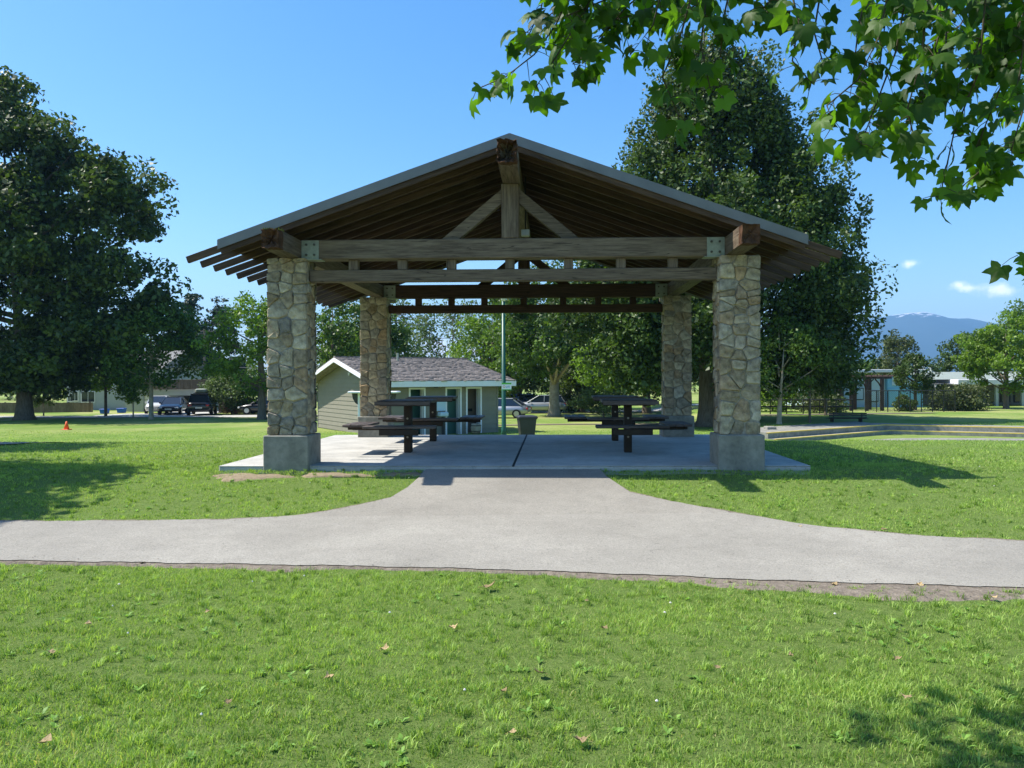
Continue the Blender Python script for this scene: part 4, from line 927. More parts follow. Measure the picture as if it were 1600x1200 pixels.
# pale blue community building and school
BD = 64; bx = lambda q, d=BD: at(q, 0, d).x; bzz = gz(bx(1400), BD)-.2
bb = thing('blue_building', 'low pale blue and white flat roofed building behind the pergola', 'building', (bx(1380), BD+4, bzz))
wall_box('wall', bx(1262), bx(1381), BD, BD+8, bzz, at(1350, 587, BD).z, 'paleblue', bb); wall_box('blue_wall', bx(1381)+.02, bx(1436), BD-.4, BD+8, bzz, at(1400, 586, BD).z, 'sky_blue', bb)
MB().cbox((bx(1260), BD-.6, at(0, 587, BD).z+.01), (bx(1440), BD+8.2, at(0, 587, BD).z+.25), .02).build('roof_edge', 'white', bb)
for (a, c, y0, y1, m) in ((1383, 1428, 607, 640, 'sky_blue'), (1388, 1424, 590, 602, 'paleblue')):
    zb, zt_ = at(a, y1, BD).z, at(a, y0, BD).z; MB().cbox((bx(a), BD-.46, max(zb, bzz)), (bx(c), BD-.401, zt_), .01).build('panel', m, bb)
for (a, c, y0, y1) in ((1329, 1347, 606, 625), (1356, 1370, 610, 628), (1300, 1316, 607, 624)):
    zb, zt_ = at(a, y1, BD).z, at(a, y0, BD).z; w_ = MB().cbox((bx(a), BD-.07, zb), (bx(c), BD-.001, zt_), .01).build('window', 'darkmetal', bb); MB().box((bx(a)+.07, BD-.08, zb+.07), (bx(c)-.07, BD-.0705, zt_-.07)).build('pane', 'paleblue' if a != 1300 else 'glass', w_)
sc = thing('school_building', 'long low building with white fascia and deep shaded front at far right', 'building', (bx(1520), BD+6, bzz)); SD = 66; z606, z598 = at(0, 606, SD).z, at(0, 599, SD).z
sx = lambda q: at(q, 0, SD).x
wall_box('back_wall', sx(1437), sx(1760), SD+3, SD+12, bzz, z606, 'greywall', sc); MB().cbox((sx(1492), SD-.3, z606), (sx(1770), SD+12, z598+.05), .03).build('fascia', 'white', sc)
MB().cbox((sx(1438), SD+.3, z606-.05), (sx(1491), SD+12, z606+.1), .03).build('flat_roof', 'greywall', sc)
b = MB(); x0, x1 = sx(1450), sx(1760); b.add([(x0, SD+1, z598+.06), (x1, SD+1, z598+.06), (x1, SD+12, z598+.06), (x0, SD+12, z598+.06), (x0+1, SD+6, at(0, 586, SD).z), (x1, SD+6, at(0, 586, SD).z)], [(0, 3, 2, 1), (0, 1, 5, 4), (2, 3, 4, 5), (0, 4, 3), (1, 2, 5)]); b.build('roof', 'plate', sc)
for q in (1462, 1500, 1556, 1597, 1640, 1700): MB().cbox((sx(q)-.12, SD, bzz), (sx(q)+.12, SD+.24, z606-.002), .01).build('column', 'housewhite', sc)
for q in range(1505, 1740, 22): w_ = MB().box((sx(q), SD+2.93, z606-1.6), (sx(q+16), SD+2.999, z606-.4)).build('window', 'darkmetal', sc); MB().box((sx(q)+.08, SD+2.9, z606-1.52), (sx(q+16)-.08, SD+2.929, z606-.48)).build('pane', 'glass', w_)
MB().box((sx(1438), SD+2.9, bzz), (sx(1443), SD+2.999, z606-.3)).build('door', 'white', sc)
# chain link fence and rail fence
def wire_fence(px0, px1, d, ytop, label, mesh=True, n=8):
    z0 = gz(at((px0+px1)/2, 0, d).x, d); zt = at(0, ytop, d).z; x0, x1 = at(px0, 0, d).x, at(px1, 0, d).x
    t = thing('wire_fence' if mesh else 'rail_fence', label, 'fence', (x0, d, z0))
    for k in range(n+1): x = x0+(x1-x0)*k/n; MB().tube([(x, d, z0-.1), (x, d, zt)], .035, 6).build('post', 'darkmetal', t)
    for zz in ([zt-.03] if mesh else [zt-.05, (zt+z0)/2]): MB().tube([(x0, d, zz), (x1, d, zz)], .03 if mesh else .05, 6).build('rail', 'darkmetal', t)
    if mesh:
        b = MB(); L = x1-x0; H = zt-z0; k = -H
        while k < L:
            for sgn in (1, -1):
                a, c = (k, k+H); 
                ta, tb = max(0, -a/H), min(1, (L-a)/H)
                if tb > ta:
                    za, zb = (ta*H, tb*H) if sgn > 0 else (H-ta*H, H-tb*H); p, q = Vector((x0+a+ta*H, d-.03*sgn, z0+za)), Vector((x0+a+tb*H, d-.03*sgn, z0+zb)); b.tube([p, q], .004, 3, False)
            k += .14
        o = b.build('wire_mesh', 'wire', t); o['kind'] = 'stuff'
wire_fence(1350, 1490, 55, 614, 'chain link fence in front of the blue wall and shrubs')
wire_fence(1150, 1330, 52, 627, 'dark two rail fence behind the small trees at right', False, 7)
# ------------------------------------------------------------ far city, mountain
def tower(px, d, w_, y, lab):
    p = at(px, y, d); z0 = gz(p.x, p.y); t = thing('distant_tower', lab, 'building', (p.x, p.y, z0), 'pale towers far below the mountain')
    MB().box((p.x-w_/2, d, z0), (p.x+w_/2, d+w_, p.z)).build('wall', 'housewhite', t); MB().box((p.x-w_/4, d+w_*.2, p.z+.01), (p.x+w_/4, d+w_*.7, p.z+w_*.2)).build('roof_plant', 'white', t)
    b = MB(); k = z0+4
    while k < p.z-4: b.box((p.x-w_/2+.5, d-.25, k), (p.x+w_/2-.5, d-.05, k+1.6)); k += 4
    b.build('window_bands', 'glass', t)
tower(1461, 900, 8, 573, 'pale block just right of the round tree, nearest of the far towers')
tower(1449, 2200, 14, 572, 'far pale tower left of the nearest far block'); tower(1470, 2300, 18, 568, 'far pale tower right of the nearest far block'); tower(1477, 2500, 20, 574, 'low far tower at the right end of the far towers')
def mountain():
    rp = [(1000, 585), (1150, 545), (1250, 520), (1330, 503), (1370, 497), (1395, 492), (1420, 489), (1443, 487), (1462, 491), (1480, 496), (1497, 497), (1512, 496), (1532, 500), (1552, 504), (1600, 512), (1700, 530), (1850, 560), (2050, 586)]
    D0 = 6400; X = np.array([at(p[0], 0, D0).x for p in rp]); Z = np.array([at(p[0], p[1], D0).z for p in rp])
    xs = np.linspace(X[0], X[-1], 260); ys = np.linspace(4600, 7400, 60); XX, YY = np.meshgrid(xs, ys)
    crest = np.interp(xs, X, Z); prof = np.interp(ys, [4600, 5000, 5600, 6100, 6400, 6700, 7400], [-.06, .16, .5, .86, 1, .9, .0])
    ZZ = prof[:, None]*crest[None]
    nz = np.array([[mnoise.fractal(Vector((x*.0018, y*.0022, 1.7)), 1.0, 2.1, 6) for x in xs] for y in ys]); nz2 = np.array([[mnoise.ridged_multi_fractal(Vector((x*.0011+y*.0003, y*.0005, 3)), 1., 2., 5, 1., 2.) for x in xs] for y in ys])
    ZZ = ZZ+nz*14*(prof[:, None]**.5 if False else np.clip(prof, 0, 1)[:, None])+(nz2-1)*16*np.clip(prof*(1.05-prof)*4, 0, 1)[:, None]
    nx = len(xs); i = np.arange(len(ys)-1)[:, None]*nx+np.arange(nx-1)[None]
    o = obj('mountain', npmesh('mountain', np.stack([XX, YY, ZZ], -1).reshape(-1, 3), np.stack([i, i+1, i+nx+1, i+nx], -1), 4), 'mountain', smooth=True); tag(o, kind='structure')
    m = M['mountain']; nt = m.node_tree; N = nt.nodes; L = nt.links; b = N['Principled BSDF']; src = b.inputs['Base Color'].links[0].from_socket
    g = N.new('ShaderNodeNewGeometry'); sp = N.new('ShaderNodeSeparateXYZ'); L.new(g.outputs['Position'], sp.inputs[0]); n = N.new('ShaderNodeTexNoise'); n.inputs['Scale'].default_value = .016; n.inputs['Detail'].default_value = 6; L.new(g.outputs['Position'], n.inputs[0])
    h_ = N.new('ShaderNodeMapRange'); h_.inputs[1].default_value = 440; h_.inputs[2].default_value = 545; h_.inputs[4].default_value = .55; L.new(sp.outputs['Z'], h_.inputs[0])
    a = N.new('ShaderNodeMath'); a.operation = 'ADD'; L.new(h_.outputs[0], a.inputs[0]); L.new(n.outputs[0], a.inputs[1]); t = N.new('ShaderNodeMapRange'); t.inputs[1].default_value = .8; t.inputs[2].default_value = .88; L.new(a.outputs[0], t.inputs[0])
    mx = N.new('ShaderNodeMixRGB'); L.new(t.outputs[0], mx.inputs[0]); L.new(src, mx.inputs[1]); mx.inputs[2].default_value = (.5, .52, .56, 1); L.new(mx.outputs[0], b.inputs['Base Color'])
mountain()
hb = MB().box((-6800, -200, -14), (7600, 7900, 640)); o = hb.build('haze', None); tag(o, kind='stuff')
hm = bpy.data.materials.new('haze_air'); hm.use_nodes = True; nt = hm.node_tree; nt.nodes.clear(); out = nt.nodes.new('ShaderNodeOutputMaterial'); pv = nt.nodes.new('ShaderNodeVolumePrincipled'); nt.links.new(pv.outputs[0], out.inputs['Volume'])
pv.inputs['Color'].default_value = (.3, .6, 1, 1); pv.inputs['Density'].default_value = .00015; pv.inputs['Anisotropy'].default_value = .1
o.data.materials.append(hm)

# ------------------------------------------------------------ trees
FOL = {}
def folmat(key, col, tip=None, trans=.3, tcol=None, rough=.5):
    if key not in FOL: FOL[key] = leafmat('foliage_'+key, col, trans, tip, rough, .4, tcol)
    return FOL[key]
folmat('deep', (.03, .056, .012), (.1, .155, .026), .28); folmat('mid', (.048, .1, .016), (.12, .21, .03), .33); folmat('bright', (.09, .18, .018), (.2, .32, .035), .4)
folmat('conifer', (.014, .034, .018), (.035, .07, .025), .1); folmat('hornbeam', (.03, .06, .014), (.095, .16, .028), .25); folmat('olive', (.06, .085, .025), (.13, .16, .05), .2); folmat('grey', (.07, .115, .04), (.16, .23, .08), .3); folmat('red', (.12, .03, .03), (.2, .07, .05), .25)
def leaves(centers, radii, per, size, seed, flat=.75, out=None):
    """leaf quads scattered round cluster centres. returns verts, faces, tint"""
    r = np.random.default_rng(seed); n = len(centers); per = np.asarray(per) if hasattr(per, '__len__') else np.full(n, per); idx = np.repeat(np.arange(n), per); m = len(idx)
    d = r.normal(size=(m, 3)); d /= np.linalg.norm(d, axis=1)[:, None]; rad = radii[idx]*(.35+.75*r.random(m)**.6)
    P = centers[idx]+d*rad[:, None]*np.array([1, 1, flat])
    nrm = d*.6+r.normal(size=(m, 3))*.75+np.array([0, 0, .35]); nrm /= np.linalg.norm(nrm, axis=1)[:, None]
    t = np.cross(nrm, r.normal(size=(m, 3))); t /= np.linalg.norm(t, axis=1)[:, None]; b = np.cross(nrm, t)
    s = size*(.6+.8*r.random(m)); s = s[:, None]; l = s*1.0; w = s*.62
    V = np.stack([P-t*l*.5, P+b*w*.5-nrm*s*.12, P+t*l*.55, P-b*w*.5-nrm*s*.12], 1).reshape(-1, 3)
    tint = np.repeat(np.clip(.5*r.random(m)+.5*r.random(n)[idx], 0, 1), 4)
    return V, np.arange(m*4), tint
def tree(name, label, px, d, ytop, ybase, rw, prof, nclu, per, leaf, fm, seed, trunk=.25, bark='bark', cat='tree', clu=.13, lean=0, fork=.35, group=None, base=None, cx=0, limbs=14, flat=.75, shell=.5, cy=None, bottom=None, dx=0, boughs=0, bs=.24, bz=.6, yf=.85, bf=.6):
    """px/d place the trunk, ytop/ybase give top of crown and underside of crown in the photo, rw crown half width in metres"""
    p = gx(px, d) if base is None else Vector(base); zt = at(px, ytop, d).z; zb = at(px, ybase, d).z; H = zt-zb
    t = thing(name, label, cat, p, group); r = np.random.default_rng(seed)
    k = nclu; pt = np.array([q[0] for q in prof]); pr = np.array([q[1] for q in prof])
    tt = r.random(k*6); keep = r.random(k*6) < (np.interp(tt, pt, pr)+.08)/(pr.max()+.08); tt = tt[keep][:k]; k = len(tt)
    ang = r.random(k)*2*math.pi; rr_ = np.interp(tt, pt, pr)*rw*(shell+(1-shell)*r.random(k)**.5)*(.84+.2*r.random(k))
    lob = 1+.07*np.sin(ang*3+seed)+.06*np.sin(ang*5+tt*9+seed*2)
    Cn = np.stack([p.x+dx+np.cos(ang)*rr_*lob+lean*tt, p.y+np.sin(ang)*rr_*lob*yf, zb+tt*H*.97], 1)
    if boughs:
        B = Cn[:boughs].copy(); which = r.integers(0, len(B), k); sc = bs*rw*(.6+.8*r.random(len(B)))[which][:, None]; Cb = B[which]+r.normal(size=(k, 3))*.62*sc*np.array([1, 1, bz]); Cn = np.where((r.random(k) < bf)[:, None], Cb, Cn); Cn[:, 2] = np.maximum(Cn[:, 2], zb-.2+.5*r.random(k))
    rad = clu*rw*(.6+.9*r.random(k))
    V, Fv, ti = leaves(Cn, rad, per, leaf, seed+1, flat)
    o = obj('crown', npmesh('crown', V, Fv, 4, ti), FOL[fm], t)
    ground = p.z-.15; fz = zb+fork*H; b = MB(); tz = trunk
    b.tube([(p.x, p.y, ground), (p.x, p.y, ground+trunk*.9), (p.x+.02*H*0, p.y, ground+trunk*2.5), (p.x+lean*.15, p.y, (ground+fz)/2+.5), (p.x+lean*.3+dx*.2, p.y, fz), (p.x+lean*.8+dx*.6, p.y, zb+.8*H)], [tz*1.75, tz*1.25, tz, tz*.85, tz*.55, tz*.08], 12)
    b.build('trunk', bark, t, True)
    if limbs:
        b = MB(); hi = np.where(Cn[:, 2] > zb+.18*H)[0]; sel = r.choice(hi, min(limbs, len(hi)), False); lo_ = p.z+.6*(zb-p.z)
        for i in sel:
            c = Vector(Cn[i]); s_ = max(lo_, min(zb+.6*H, c.z-(.3+.3*r.random())*math.hypot(c.x-p.x, c.y-p.y)-.4)); a = Vector((p.x+lean*.15*max(0, (s_-zb)/H), p.y, s_)); mid_ = a.lerp(c, .5)+Vector((0, 0, -.05*(c-a).length))
            rr2 = tz*(.42 if s_ < fz else .28)*(.7+.4*r.random()); b.tube([a, a.lerp(mid_, .6), mid_.lerp(c, .4), c], [rr2, rr2*.75, rr2*.45, rr2*.12], 7)
        b.build('limbs', bark, t, True)
    return t
ROUND = [(0, .45), (.12, .8), (.35, 1), (.6, .95), (.82, .65), (.95, .3), (1, .1)]
TALL = [(0, .75), (.1, .95), (.25, 1), (.45, .86), (.62, .68), (.78, .5), (.9, .3), (1, .08)]
CONE = [(0, 1), (.2, .85), (.5, .55), (.8, .25), (1, .02)]
SPREAD = [(0, .3), (.15, .75), (.4, 1), (.7, .9), (.9, .5), (1, .15)]
# the two giants
tree('oak_tree', 'huge broad dark leaved tree filling the left edge above the pale house', 38, 56, 118, 604, 13.6, [(0, .55), (.1, .8), (.25, .95), (.36, .97), (.53, 1), (.66, .96), (.74, .84), (.785, .6), (.81, .42), (.89, .32), (1, .1)], 1300, 95, .37, 'deep', 21, .52, 'bark', clu=.075, fork=.25, limbs=16, flat=.62, dx=-2.6, boughs=150, bs=.11, bz=.5, shell=.2, yf=.4, bf=.65)
tree('hornbeam_tree', 'tallest tree, dense dark pyramid rising behind the right half of the shelter roof', 1105, 45, 62, 596, 9.5, [(0, .75), (.1, .95), (.27, 1), (.42, .9), (.55, .75), (.74, .53), (.86, .39), (.93, .27), (1, .08)], 1700, 88, .25, 'hornbeam', 5, .52, 'bark', clu=.075, fork=.3, limbs=30, flat=1.2, shell=.25, boughs=200, bs=.085, bz=1.6, dx=.75, yf=.55, bf=.6)
# left background
tree('young_tree', 'slim trunked maple standing between the giant dark tree and the garage', 236, 57, 452, 600, 3.9, ROUND, 190, 75, .26, 'mid', 31, .17, 'barkpale', clu=.19, fork=.2, limbs=10)
tree('young_tree', 'fresh green street tree with low crown left of the slim maple', 165, 62, 488, 606, 3.4, ROUND, 130, 70, .27, 'bright', 37, .12, 'bark', clu=.22, limbs=6)
tree('sapling', 'small bright sapling on the verge before the white garage door', 208, 60, 590, 626, 1.25, ROUND, 40, 60, .17, 'bright', 33, .06, 'barkpale', clu=.3, limbs=5, shell=.2)
tree('sapling', 'pale green sapling near the foot of the giant dark tree', 68, 63, 594, 630, 1.7, SPREAD, 45, 55, .2, 'grey', 35, .06, 'barkpale', clu=.28, limbs=5, shell=.2)
tree('street_tree', 'bright yellow green tree just left of the front left pillar', 409, 56, 452, 640, 3.5, [(0, .15), (.15, .25), (.3, .75), (.55, .95), (.8, .8), (1, .25)], 150, 60, .25, 'bright', 41, .3, 'bark', clu=.16, boughs=24, bs=.28, fork=.5, limbs=14, dx=-.6)
tree('fir_tree', 'dark conifer behind the garage roof, left one', 300, 100, 452, 600, 4.2, CONE, 130, 60, .4, 'conifer', 43, .3, clu=.2, limbs=0, flat=.4)
tree('fir_tree', 'dark conifer right of the utility pole, partly behind the bright tree', 342, 105, 462, 600, 4.0, CONE, 110, 60, .42, 'conifer', 44, .3, clu=.2, limbs=0, flat=.4)
tree('fir_tree', 'shorter dark conifer standing left of the other conifers', 268, 98, 490, 600, 4.0, CONE, 90, 60, .4, 'conifer', 46, .3, clu=.22, limbs=0, flat=.4)
tree('shrub', 'large light green flowering shrub over the brown fence', 362, 66, 580, 634, 2.5, SPREAD, 90, 60, .2, 'grey', 47, .08, clu=.26, cat='shrub', limbs=6, shell=.3)
tree('shrub', 'rounded green shrub between the flowering shrub and the bright tree', 396, 67, 574, 634, 1.9, SPREAD, 60, 60, .2, 'mid', 48, .08, clu=.28, cat='shrub', limbs=4, shell=.3)
tree('shrub', 'small dull red leaved shrub at the foot of the brown fence', 366, 66.5, 628, 646, .95, ROUND, 24, 45, .13, 'red', 49, .04, clu=.35, cat='shrub', limbs=4, shell=.2)
# middle background, seen through the shelter
tree('maple_tree', 'leafy green tree behind the gable end of the restroom', 520, 62, 440, 625, 4.4, ROUND, 210, 80, .26, 'mid', 51, .25, clu=.15, boughs=26, bs=.28)
tree('maple_tree', 'green tree showing between the left pillars above the gable', 572, 70, 470, 615, 4.2, ROUND, 200, 75, .3, 'mid', 52, .25, clu=.2)
tree('airy_tree', 'blue green thin tree behind the utility pole', 632, 92, 468, 612, 5.4, ROUND, 90, 50, .34, 'hornbeam', 53, .2, clu=.2, limbs=16)
tree('airy_tree', 'open crowned tree with sky showing through, above the middle of the shake roof', 708, 88, 455, 620, 5.6, ROUND, 105, 52, .32, 'grey', 54, .2, clu=.2, limbs=22)
tree('bright_tree', 'bright green tree behind the green lamp post', 770, 70, 462, 622, 3.6, ROUND, 120, 70, .27, 'bright', 55, .2, clu=.22)
tree('dark_tree', 'dark shady tree behind the wheelie bin', 812, 72, 470, 628, 3.8, ROUND, 150, 75, .28, 'deep', 56, .25, clu=.22)
tree('plane_tree', 'tree with thick pale trunk between the wheelie bin and the right hand tables', 866, 61, 405, 590, 5.4, SPREAD, 300, 80, .27, 'mid', 57, .42, 'barkpale', clu=.12, fork=.2, limbs=20, boughs=38, bs=.22)
tree('dark_tree', 'dark bushy tree right of the pale trunk', 908, 68, 520, 640, 3.0, ROUND, 110, 70, .26, 'deep', 58, .3, clu=.24)
tree('young_tree', 'light green spreading tree above the farther right picnic table', 985, 50, 520, 604, 3.7, SPREAD, 130, 75, .19, 'bright', 59, .1, 'bark', clu=.16, boughs=18, bs=.3, limbs=12)
tree('shrub', 'rounded pale shrub behind the right hand tables', 943, 58, 600, 640, 2.0, ROUND, 60, 60, .18, 'grey', 60, .07, clu=.3, cat='shrub', limbs=4, shell=.2)
tree('tall_tree', 'mid green tree filling in beneath the rear beam, left of the rear right pillar', 1010, 66, 400, 612, 5.6, ROUND, 260, 75, .28, 'hornbeam', 61, .35, clu=.14, boughs=34, bs=.25)
tree('tall_tree', 'dark tree between the pale trunked tree and the rear right pillar', 940, 74, 430, 620, 4.6, ROUND, 200, 75, .3, 'deep', 62, .3, clu=.2)
# right background
tree('young_tree', 'forked small tree just right of the front right pillar', 1217, 41, 500, 618, 2.5, SPREAD, 110, 70, .16, 'mid', 71, .13, 'barkpale', clu=.22, lean=.4, fork=.1, limbs=12)
tree('young_tree', 'thin trunked sapling left of the low bench', 1265, 42, 530, 608, 1.7, SPREAD, 80, 60, .16, 'deep', 72, .07, 'bark', clu=.24, limbs=8)
tree('young_tree', 'thin tree behind the rail fence, left of the pergola', 1290, 50, 520, 608, 1.9, SPREAD, 90, 65, .2, 'hornbeam', 73, .1, 'bark', clu=.22, limbs=8)
tree('hedge_tree', 'dark leafy tree mass behind the small forked tree', 1240, 62, 520, 622, 3.6, ROUND, 110, 70, .24, 'mid', 74, .15, clu=.22)
tree('shrub', 'sunlit low shrub seen under the forked tree', 1206, 56, 606, 642, 1.7, ROUND, 45, 60, .16, 'bright', 75, .05, clu=.3, cat='shrub', limbs=3, shell=.2)
tree('shrub', 'dark planting at the left foot of the pergola', 1300, 55, 616, 642, 1.1, ROUND, 40, 60, .14, 'deep', 76, .05, clu=.3, cat='shrub', limbs=3, shell=.2)
tree('shrub', 'brownish shrub between the rail fence and the pergola', 1272, 54, 614, 642, 1.7, ROUND, 40, 60, .14, 'olive', 86, .05, clu=.3, cat='shrub', limbs=3, shell=.2)
tree('cedar_tree', 'dense yellow green cedar left of the mountain foot', 1403, 96, 517, 600, 2.9, [(0, 1), (.5, .85), (.8, .55), (1, .15)], 130, 70, .26, 'olive', 77, .2, clu=.22)
tree('round_tree', 'round crowned tree in front of the blue building', 1430, 58, 552, 612, 1.55, ROUND, 80, 70, .16, 'hornbeam', 78, .12, clu=.22)
tree('shrub', 'dark shrub at the foot of the round crowned tree', 1414, 56, 618, 642, .8, ROUND, 40, 60, .13, 'deep', 79, .05, clu=.3, cat='shrub', limbs=3, shell=.2)
tree('shrub', 'big olive shrub mass left half, before the school', 1482, 57, 598, 642, 1.5, ROUND, 70, 60, .15, 'olive', 80, .06, clu=.28, cat='shrub', limbs=5, shell=.2)
tree('shrub', 'big olive shrub mass right half, before the school', 1517, 57, 600, 642, 1.6, ROUND, 60, 60, .15, 'olive', 81, .06, clu=.28, cat='shrub', limbs=5, shell=.2)
tree('far_tree', 'darker green tree beyond the shrubs, left of the bright tree', 1510, 100, 522, 600, 3.6, ROUND, 110, 65, .32, 'hornbeam', 82, .2, clu=.22)
tree('bright_tree', 'brightest yellow green tree at the far right edge', 1572, 60, 486, 606, 3.2, ROUND, 220, 80, .21, 'bright', 83, .2, 'bark', clu=.14, boughs=28, bs=.28)
tree('far_tree', 'tall tree topping the bright tree at the right edge', 1612, 92, 470, 600, 5.4, ROUND, 120, 65, .34, 'mid', 84, .2, clu=.22)
tree('far_tree', 'small far tree peeping between the giant pyramid and the cedar', 1362, 100, 562, 600, 3.2, ROUND, 60, 60, .3, 'mid', 85, .2, clu=.25)
# trees outside the frame on the left that shade the lawn
tree('shade_tree', 'tree beyond the left edge whose shade falls on the lawn', -1000, 10.6, 0, 0, 2.7, ROUND, 110, 80, .2, 'mid', 91, .25, base=(-12.6, 10.4, gz(-12.6, 10.4)), ) if False else None
def off_tree(x, y, z0, z1, rw, seed, n, lab):
    p = Vector((x, y, gz(x, y))); t = thing('shade_tree', lab, 'tree', p, 'trees outside the left edge'); r = np.random.default_rng(seed); tt = r.random(n); a = r.random(n)*6.283
    rad = rw*np.interp(tt, [0, .3, .7, 1], [.7, 1, .8, .2])*np.sqrt(r.random(n)); Cn = np.stack([x+np.cos(a)*rad, y+np.sin(a)*rad*.8, z0+tt*(z1-z0)], 1)
    V, Fv, ti = leaves(Cn, .5+.5*r.random(n), 45, .24, seed); obj('crown', npmesh('crown', V, Fv, 4, ti), FOL['mid'], t)
    MB().tube([(x, y, p.z-.1), (x, y, z0), (x, y, z1-1)], [.3, .22, .05], 10).build('trunk', 'bark', t, True)
off_tree(-11.85, 10.5, 2.6, 7.0, 2.5, 91, 150, 'unseen tree left of the frame that shades the lawn beside the path')
off_tree(-10.9, 8.75, 2.7, 6.0, 1.9, 93, 110, 'unseen tree left of the frame nearest the path')
off_tree(-15.5, 15.2, 3.0, 8.0, 2.6, 92, 130, 'unseen tree left of the frame that shades the side path')
# backdrop wood far behind
r = np.random.default_rng(3); Cn = []; 
for k in range(360):
    x = -150+300*k/360+r.random()*4; y = 112+r.random()*20
    if pxof((x, y, 0))[0] > 1335 and pxof((x, y, 0))[0] < 1700: continue
    hgt = 3.2+1.6*math.sin(x*.11)+1.3*math.sin(x*.31)+r.random()*1.2
    for q in range(3): Cn.append((x, y, -1.5+hgt*r.random()*1.5+(.5*q)))
Cn = np.array(Cn); V, Fv, ti = leaves(Cn, 1.1+r.random(len(Cn))*1.1, 46, .5, 8); o = obj('distant_wood', npmesh('distant_wood', V, Fv, 4, ti), FOL['deep']); tag(o, kind='stuff')
Cn = []
for k in range(150):
    px = 1330+380*k/150; y = 150+r.random()*30; q = at(px, 600, y)
    for j_ in range(2): Cn.append((q.x, y, -1.5+r.random()*(2.6+1.1*math.sin(px*.05))))
Cn = np.array(Cn); V, Fv, ti = leaves(Cn, 1.2+r.random(len(Cn)), 40, .6, 9); o = obj('distant_wood', npmesh('distant_wood', V, Fv, 4, ti), FOL['mid']); tag(o, kind='stuff')

# ------------------------------------------------------------ overhanging plane tree branch, upper right
M['pleaf'] = leafmat('plane_leaf', (.03, .075, .009), .5, (.085, .17, .018), .55, .4, (2.3, 2.7, .5))
def leaf_mesh(seed):
    r = random.Random(seed)
    lobes = [(90, 1.0), (74, .76), (60, .58), (50, .66), (36, .95), (22, .74), (8, .56), (-8, .66), (-22, .74), (-46, .5), (-76, .24)]
    pts = []
    for a, q in lobes: pts.append((a, q*r.uniform(.9, 1.08)))
    left = [(180-a, q*r.uniform(.92, 1.06)) for a, q in reversed(lobes[1:])]
    P = [(q*math.cos(R(a))*1.04, q*math.sin(R(a))) for a, q in pts+[(270, .1)]+left]
    fold = r.uniform(.1, .6); curl = r.uniform(.1, .95); tw = r.uniform(-.5, .5)
    def bend(x, y, extra=0): rr = math.hypot(x, y); return (x*(1-.12*fold), y-.06*curl*rr, -curl*rr*rr*.55+fold*abs(x)*.6+tw*x*y*.6+extra)
    V = [bend(0, 0)]+[bend(x, y, r.uniform(-.05, .05)) for x, y in P]+[bend(x*.5, y*.5, .015) for x, y in P]; n = len(P)
    Fc = [(0, n+1+k, n+1+(k+1) % n) for k in range(n)]+[(n+1+k, 1+k, 1+(k+1) % n, n+1+(k+1) % n) for k in range(n)]
    me = bpy.data.meshes.new('leaf'); me.from_pydata(V, [], Fc); me.update(); a = me.attributes.new('tint', 'FLOAT', 'POINT'); tv = r.random(); a.data.foreach_set('value', [tv]*len(V)); me.materials.append(M['pleaf'])
    me.polygons.foreach_set('use_smooth', [True]*len(me.polygons)); return me
LV = [leaf_mesh(k) for k in range(9)]
TW = [
 (3.6, [(915, -60), (868, 40), (835, 85), (790, 120), (748, 138)]), (3.7, [(860, -60), (845, 15), (826, 55)]), (3.6, [(960, -60), (905, 30), (868, 90), (838, 135)]), (3.8, [(1000, -60), (955, 40), (925, 80), (895, 100)]),
 (3.5, [(1045, -60), (1020, 40), (985, 85)]), (3.4, [(1095, -60), (1065, 50), (1035, 120), (1060, 180)]), (3.7, [(1110, -60), (1095, 70), (1110, 140)]), (3.6, [(1150, -60), (1130, 30), (1125, 95)]), (3.8, [(1000, -60), (945, 0), (885, 25)]),
 (3.7, [(1200, -60), (1178, 15), (1155, 60)]), (3.5, [(1225, -60), (1248, 35), (1238, 95), (1268, 130)]), (3.6, [(1290, -60), (1272, 50), (1285, 95)]), (3.9, [(1060, -60), (980, 10), (935, 60)]), (4.0, [(930, -60), (890, 0), (850, 30)]),
 (3.4, [(1400, -60), (1372, 60), (1340, 125), (1292, 165), (1305, 198)]), (3.5, [(1425, -60), (1400, 80), (1368, 165), (1345, 225)]), (3.3, [(1455, -60), (1440, 90), (1418, 170), (1435, 248)]), (3.7, [(1480, -60), (1478, 100), (1400, 195)]),
 (3.5, [(1545, -60), (1530, 110), (1490, 210), (1468, 310)]), (3.7, [(1600, -60), (1570, 120), (1530, 220), (1545, 275)]), (3.9, [(1680, 20), (1605, 150), (1580, 235)]), (4.0, [(1690, 80), (1610, 200), (1505, 290)]), (3.6, [(1365, -60), (1342, 40), (1335, 95)]),
 (4.0, [(1560, -60), (1500, 40), (1440, 75)]), (3.8, [(1620, -60), (1560, 60), (1495, 125)]), (4.2, [(1650, -40), (1590, 80), (1555, 170)]), (3.4, [(1500, -60), (1460, 20), (1400, 40)]), (3.9, [(1700, 340), (1625, 385), (1590, 402)]), (4.1, [(1440, -60), (1380, 20), (1350, 30)]), (3.8, [(1700, 170), (1640, 230), (1592, 240)]),
 (3.5, [(1640, -60), (1600, 20), (1570, 90)]), (3.7, [(1530, -60), (1465, 60), (1450, 130)]), (3.6, [(1580, -60), (1520, 90), (1480, 160)]), (3.7, [(1400, -60), (1385, 20), (1375, 100)]), (3.6, [(1180, -60), (1100, 0), (1050, 30)]), (3.8, [(1080, -60), (1010, 20), (960, 30)]), (3.6, [(1250, -60), (1210, -5), (1190, 15)]), (3.6, [(1600, -60), (1550, 10), (1530, 60)]), (3.4, [(1630, -20), (1600, 60), (1590, 150)]), (3.9, [(960, -60), (920, 10), (890, 70)])]
